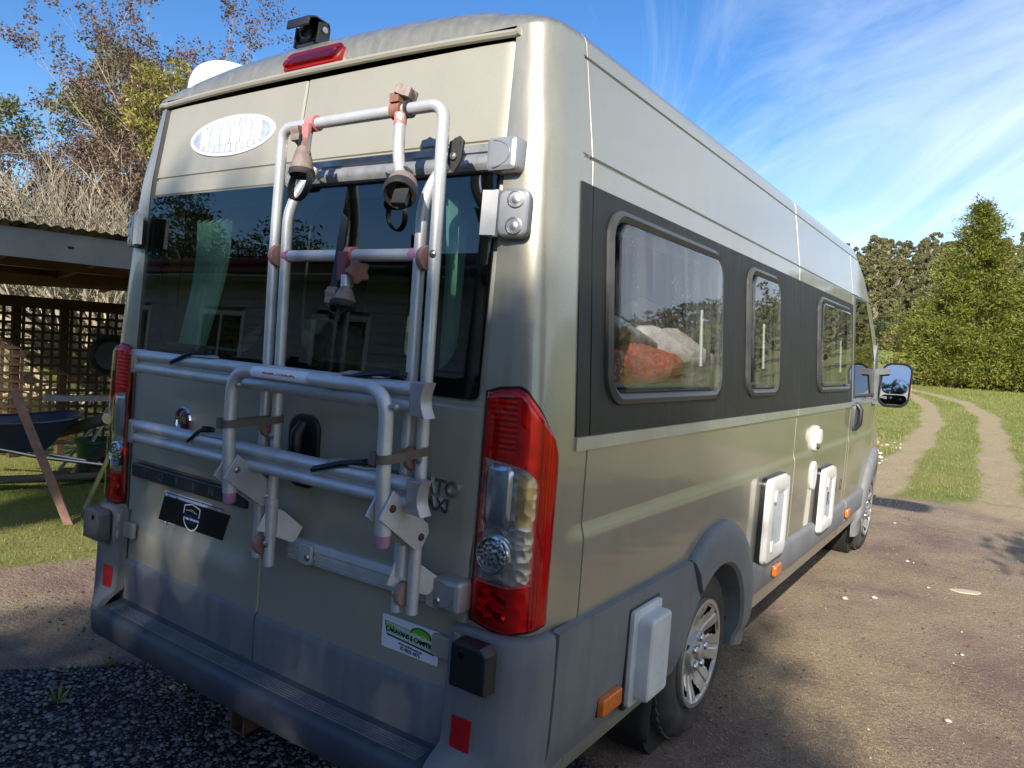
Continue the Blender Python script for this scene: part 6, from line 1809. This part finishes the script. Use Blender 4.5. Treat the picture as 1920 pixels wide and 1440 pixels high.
# ------------------------------------------------------------------ conifers at the right
def conifer(name, label, x, y, H, R, seed, skirt, N=26000, skew=0.0):
    r_ = np.random.default_rng(seed); base = Vector((x, y, T(x, y)))
    Tt = thing(name, label, "conifer", base, 0, "conifers beside the track")
    mb = MB(); mb.tube([base - Vector((0, 0, .1)), base + Vector((0, 0, H * .5)), base + Vector((.1, 0, H * .97))], [.22, .12, .02], 9)
    # limbs carry the sprays: clumps sit along them
    cents = []; outs = []
    nb = 560
    for k in range(nb):
        t = (k + .5) / nb; h = H * (.02 + .97 * t ** 1.12)
        f = h / H
        rad = R * ((1 - f) ** .86) * (1 + .16 * r_.normal()) + .10
        if f < skirt: rad *= 1.12 + .10 * r_.normal()
        a = r_.uniform(0, 2 * PI)
        rad *= 1 + skew * math.cos(a - PI)
        d = Vector((math.cos(a), math.sin(a), 0))
        tip = base + Vector((0, 0, h)) + d * rad + Vector((0, 0, .22 * rad))
        root = base + Vector((0, 0, h))
        if k % 3 == 0: mb.tube([root, root.lerp(tip, .6) - Vector((0, 0, .05)), tip], [.035, .02, .006], 4, False)
        m_ = max(2, int(1 + rad * 2.2))
        for q in range(m_):
            s = 1 - .75 * r_.random() ** 1.6
            c = root.lerp(tip, s) + Vector(r_.normal(0, .14 + .05 * rad, 3).tolist())
            cents.append(c); outs.append(d)
    mb.build("trunk", BARKD, Tt, fix=False)
    cents = np.array([tuple(c) for c in cents]); outs = np.array([tuple(d) for d in outs])
    M_ = len(cents); per = N // M_
    idx = np.repeat(np.arange(M_), per); n = len(idx)
    C = cents[idx] + r_.normal(0, .155, (n, 3)) * np.array([1, 1, .85])
    d = outs[idx] * .9 + r_.normal(0, .55, (n, 3)); d[:, 2] += .35
    d /= np.linalg.norm(d, axis=1, keepdims=True)
    e = np.cross(d, r_.normal(size=(n, 3))); e /= np.linalg.norm(e, axis=1, keepdims=True)
    sz = r_.uniform(.6, 1.4, (n, 1))
    ct = np.clip(r_.normal(.42, .20, M_), 0, 1); tt = np.clip(ct[idx] + r_.normal(0, .14, n) + .18 * (1 - (C[:, 2] - base.z) / H), 0, 1)
    put("crown", quads_mesh("crown", C.astype(np.float32), d * .085 * sz, e * .024 * sz, LEAF_CON, tt), Tt)
conifer("conifer_tree", "tall pointed yellow green conifer right of the track", -.15, 41.5, 8.9, 3.1, 3, .30, 90000)
conifer("conifer_tree", "second broad conifer running out of the right edge of the picture", 3.4, 43.0, 9.3, 3.3, 4, .30, 60000)
conifer("spreading_conifer", "low spreading olive conifer at the foot of the tall conifer", -.80, 39.6, 3.0, 1.5, 5, .9, 22000)
conifer("spreading_conifer", "low spreading conifer before the second broad conifer at the right", 1.9, 40.6, 2.7, 2.0, 6, .9, 22000)

# ------------------------------------------------------------------ forest on the hill
def hill_proto(seed, H, W):
    r_ = np.random.default_rng(seed); rd = random.Random(seed)
    mb = MB(); mb.tube([(0, 0, -1), (0, .1, H * .45), (.2, 0, H * .85)], [.28, .2, .08], 6)
    cents = []; rads = []
    for k in range(30):
        t = r_.random(); z = H * (.34 + .64 * t); rad = W * math.sqrt(max(.05, 1 - (2 * t - .95) ** 2 * .85)) * r_.uniform(.3, 1.0); a = r_.uniform(0, 2 * PI)
        c = (rad * math.cos(a), rad * math.sin(a), z); cents.append(c); rads.append(W * r_.uniform(.18, .38))
        mb.tube([(0, 0, z * .62), (c[0] * .6, c[1] * .6, z * .9), c], [.10, .06, .03], 4, False)
    tm = mb.mesh("trunk", BARKP, 60)
    cm = leaf_cloud("crown", cents, rads, 95, .42, .19, LEAF_HILL, .35, .45, .8)
    return tm, cm
protos = [hill_proto(s, H, W) for s, H, W in ((1, 17, 4.3), (2, 21, 4.6), (3, 15, 4.8), (4, 24, 4.4), (5, 12, 4.0))]
kinds = ["tall slender gum", "broad gum", "low rounded gum", "high crowned gum", "small bushy gum"]
nt_ = 0; rows = [246, 258, 270, 283, 297, 312, 328, 345, 363, 382, 402, 424, 447, 472, 498, 526, 556, 588, 622, 658, 690]
for ri, y in enumerate(rows):
    x0, x1 = -.235 * y - 4, .075 * y + 6
    stepx = 5.6 + .008 * y
    x = x0 + rng.uniform(0, stepx)
    while x < x1 and nt_ < 290:
        k = rng.randrange(5); yy = y + rng.uniform(-5, 5)
        Tt = thing("gum_tree", "eucalypt of the wooded hill beyond the field", "tree", (x, yy, T(x, yy)), rng.uniform(0, 6.28), "gum trees on the far hill")
        s = rng.uniform(.8, 1.25); Tt.scale = (s, s, s * rng.uniform(.9, 1.15))
        local("trunk", protos[k][0], Tt); local("crown", protos[k][1], Tt)
        nt_ += 1; x += stepx * rng.uniform(.7, 1.3)
# the rest of the wooded hills around, seen only as one mass (in reflections)
cs = []; rs = []
for _ in range(2600):
    y = nr.uniform(-60, 640); x = nr.uniform(-620, 620)
    if -.245 * y - 12 < x < .085 * y + 12 and y > 200: continue
    q = max(y + .10 * x, .80 * x + .45 * y + 20, -.75 * x + .5 * y - 30)
    if q < 246: continue
    for j in range(2): cs.append((x + nr.normal(0, 3), y + nr.normal(0, 3), T(x, y) + 6 + 7 * j)); rs.append(nr.uniform(3.2, 5.2))
put("distant_forest", leaf_cloud("distant_forest", cs, rs, 1.5, 1.5, .7, LEAF_HILL, .2, .5, .9), None, kind="stuff")
# shrubs and fence at the far edge of the field
FF = thing("field_fence", "wire field fence on pale posts along the far edge of the field", "fence", (-20, 150, T(-20, 150)))
pm = MB(); pm.tube([(0, 0, -.2), (0, 0, 1.6)], .09, 7); pme2 = pm.mesh("post", mat("pale_post", (0.45, 0.42, 0.36), .8))
for k in range(9):
    x = -34 + k * 4.2; y = 150 + k * .8; local("post", pme2, FF, Vector((x, y, T(x, y))) - FF.location)
mb = MB()
for h in (.5, .9, 1.3): mb.tube([(-34 + k * 4.2, 150 + k * .8, T(-34 + k * 4.2, 150 + k * .8) + h) for k in range(9)], .02, 4)
mb.build("wire", STEEL, FF)
for i, (x, y, s, m_, lab) in enumerate([(-20.5, 165, 1.5, LEAF_DK, "dark round shrub behind the field fence above the mirror"), (-27.5, 160, 1.0, LEAF_YG, "yellow green shrub at the field edge by the van pillar"), (-16.5, 152, .9, LEAF_BR, "reddish shrub at the field edge left of the conifer")]):
    Tt = thing("field_shrub", lab, "shrub", (x, y, T(x, y)))
    c = [(x + nr.normal(0, 1.6 * s), y + nr.normal(0, 1.6 * s), T(x, y) + s * nr.uniform(.6, 4.2)) for _ in range(14)]
    put("crown", leaf_cloud("crown", c, [s * nr.uniform(.9, 1.6) for _ in c], 70 / (s * s), .30, .14, m_, .2), Tt)

# ------------------------------------------------------------------ the house behind the photographer (seen in the glass, and shading the yard)
HOUSE = thing("weatherboard_house", "weatherboard house with red fascia behind the photographer, mirrored in the rear windows", "house", (-4.5, -8.5, 0))
WBM = mat("weatherboard_paint", (0.42, 0.43, 0.43), .6, 0, 0, .06, 5)
WHT = mat("white_window_frame", (0.70, 0.70, 0.68), .5)
REDF = mat("red_fascia", (0.20, 0.035, 0.028), .5)
ROOFM = mat("dark_red_roof_iron", (0.10, 0.03, 0.025), .5, .2)
HY0 = -6.4
wins = [(-17.5, -16.0), (-13.6, -12.4), (-10.6, -9.4), (-7.0, -5.9), (-2.4, -.9), (1.8, 3.2)]
mb = MB(); mb.box((-8.75, -8.9, 1.35), (26.3, 4.8, 2.7)); mb.build("wall", WBM, HOUSE)
for k in range(17):
    z = .25 + k * .15
    mb = MB()
    xs = [-22] + [v for w in wins for v in w] + [4.5] if .85 < z < 2.25 else [-22, 4.5]
    for a, b in zip(xs[0::2], xs[1::2]):
        mb.add([(a, HY0 + .034, z), (b, HY0 + .034, z), (b, HY0 + .010, z + .155), (a, HY0 + .010, z + .155), (a, HY0 - .1, z), (b, HY0 - .1, z)], [(0, 1, 2, 3), (0, 4, 5, 1)])
    mb.build("weatherboard", WBM, HOUSE, smooth=0)
for a, b in wins:
    mb = MB(); mb.ring(rr(b - a + .16, 1.40, .005, 1), rr(b - a - .02, 1.24, .005, 1), ((a + b) / 2, HY0 + .02, 1.58), (-1, 0, 0), EZ, (0, 1, 0), .05)
    f = mb.build("window", WHT, HOUSE)
    mb = MB(); mb.box(((a + b) / 2, HY0 + .02, 1.58), (b - a, .01, 1.26)); mb.build("pane", G_CAB, f)
    mb = MB(); mb.box(((a + b) / 2, HY0 + .035, 1.58), (.04, .03, 1.26)); mb.build("mullion", WHT, f)
mb = MB(); mb.add([(-22.6, -5.75, 3.03), (5.1, -5.75, 3.03), (5.1, -11.9, 3.75), (-22.6, -11.9, 3.75), (-22.6, -5.75, 2.98), (5.1, -5.75, 2.98), (5.1, -11.9, 3.70), (-22.6, -11.9, 3.70)], [(0, 1, 2, 3), (4, 7, 6, 5), (0, 4, 5, 1), (1, 5, 6, 2), (2, 6, 7, 3), (3, 7, 4, 0)])
mb.build("roof", ROOFM, HOUSE, smooth=0)
mb = MB(); mb.box((-8.75, -5.73, 2.94), (27.7, .03, .20)); mb.build("fascia", REDF, HOUSE)
mb = MB(); mb.box((-8.75, -6.1, 2.80), (27.0, .62, .02)); mb.build("soffit", WHT, HOUSE)
mb = MB(); mb.tube([(-22.6, -5.66, 3.0), (5.1, -5.66, 3.0)], .055, 10); mb.build("gutter", REDF, HOUSE)
leafy("potted_shrub", "green shrub against the house wall behind the photographer", "shrub", (-1.9, -5.4), 5, .6, .02, 2, (5, 4), LEAF_DK, BARKD, 10, .015, .045, 71, .14, None, .1)
# trees behind the house that throw the dappled shade
def shade_tree(x, y, H, W, seed, label, zlo=.22, per=8.5):
    r_ = np.random.default_rng(seed)
    Tt = thing("evergreen_tree", label, "tree", (x, y, 0), 0, "evergreens behind the house")
    mb = MB(); mb.tube([(x, y, -.1), (x + .1, y, H * .5), (x, y, H * .92)], [.20, .13, .03], 9)
    cents = []; rads = []
    for k in range(46):
        t = r_.random(); z = H * (zlo + (1 - zlo) * t) - .3; rad = W * math.sqrt(max(0, 1 - max(0, 1.55 * t - .55) ** 4)) * r_.uniform(.2, 1.0) ** .6; a = r_.uniform(0, 2 * PI)
        c = (x + rad * math.cos(a), y + rad * math.sin(a), z); cents.append(c); rads.append(r_.uniform(.40, .78))
        mb.tube([(x, y, z * .8), ((x + c[0]) / 2, (y + c[1]) / 2, z * .93), c], [.05, .03, .012], 4, False)
    mb.build("trunk", BARKD, Tt, smooth=60, fix=False)
    put("crown", leaf_cloud("crown", cents, rads, per * 55, .085, .036, LEAF_DK, .3, .2), Tt)
shade_tree(4.6, -13.0, 8.8, 1.35, 81, "dense evergreen right of the others behind the house", .22, 18)
shade_tree(3.7, -13.2, 8.8, 1.4, 82, "dense evergreen second from the right behind the house", .22, 18)
shade_tree(1.8, -13.0, 6.7, 1.35, 83, "lower evergreen in the middle of the row behind the house", .22, 16)
shade_tree(-.1, -12.8, 6.5, 1.3, 84, "lower evergreen left in the row behind the house", .22, 16)
shade_tree(.9, -14.6, 11.5, 1.5, 86, "tall evergreen with a high crown behind the lower ones", .82, 20)
shade_tree(5.4, -13.1, 8.75, .70, 87, "slim evergreen at the right end of the row behind the house", .35, 16)
shade_tree(5.6, -2.2, 5.2, 1.05, 85, "evergreen at the right of the driveway behind the photographer", .40)
leafy("gum_tree", "gum tree at the far end of the house, mirrored in the left rear window", "tree", (-20.5, -13.5), 4, 3.2, .14, 3, (5, 4, 4), LEAF_DK, BARKP, 26, .034, .09, 91, .55, [(0, 0, 1), (-.3, .3, 1), (.35, -.1, 1), (.1, .5, .9)], .5, frac=.6)
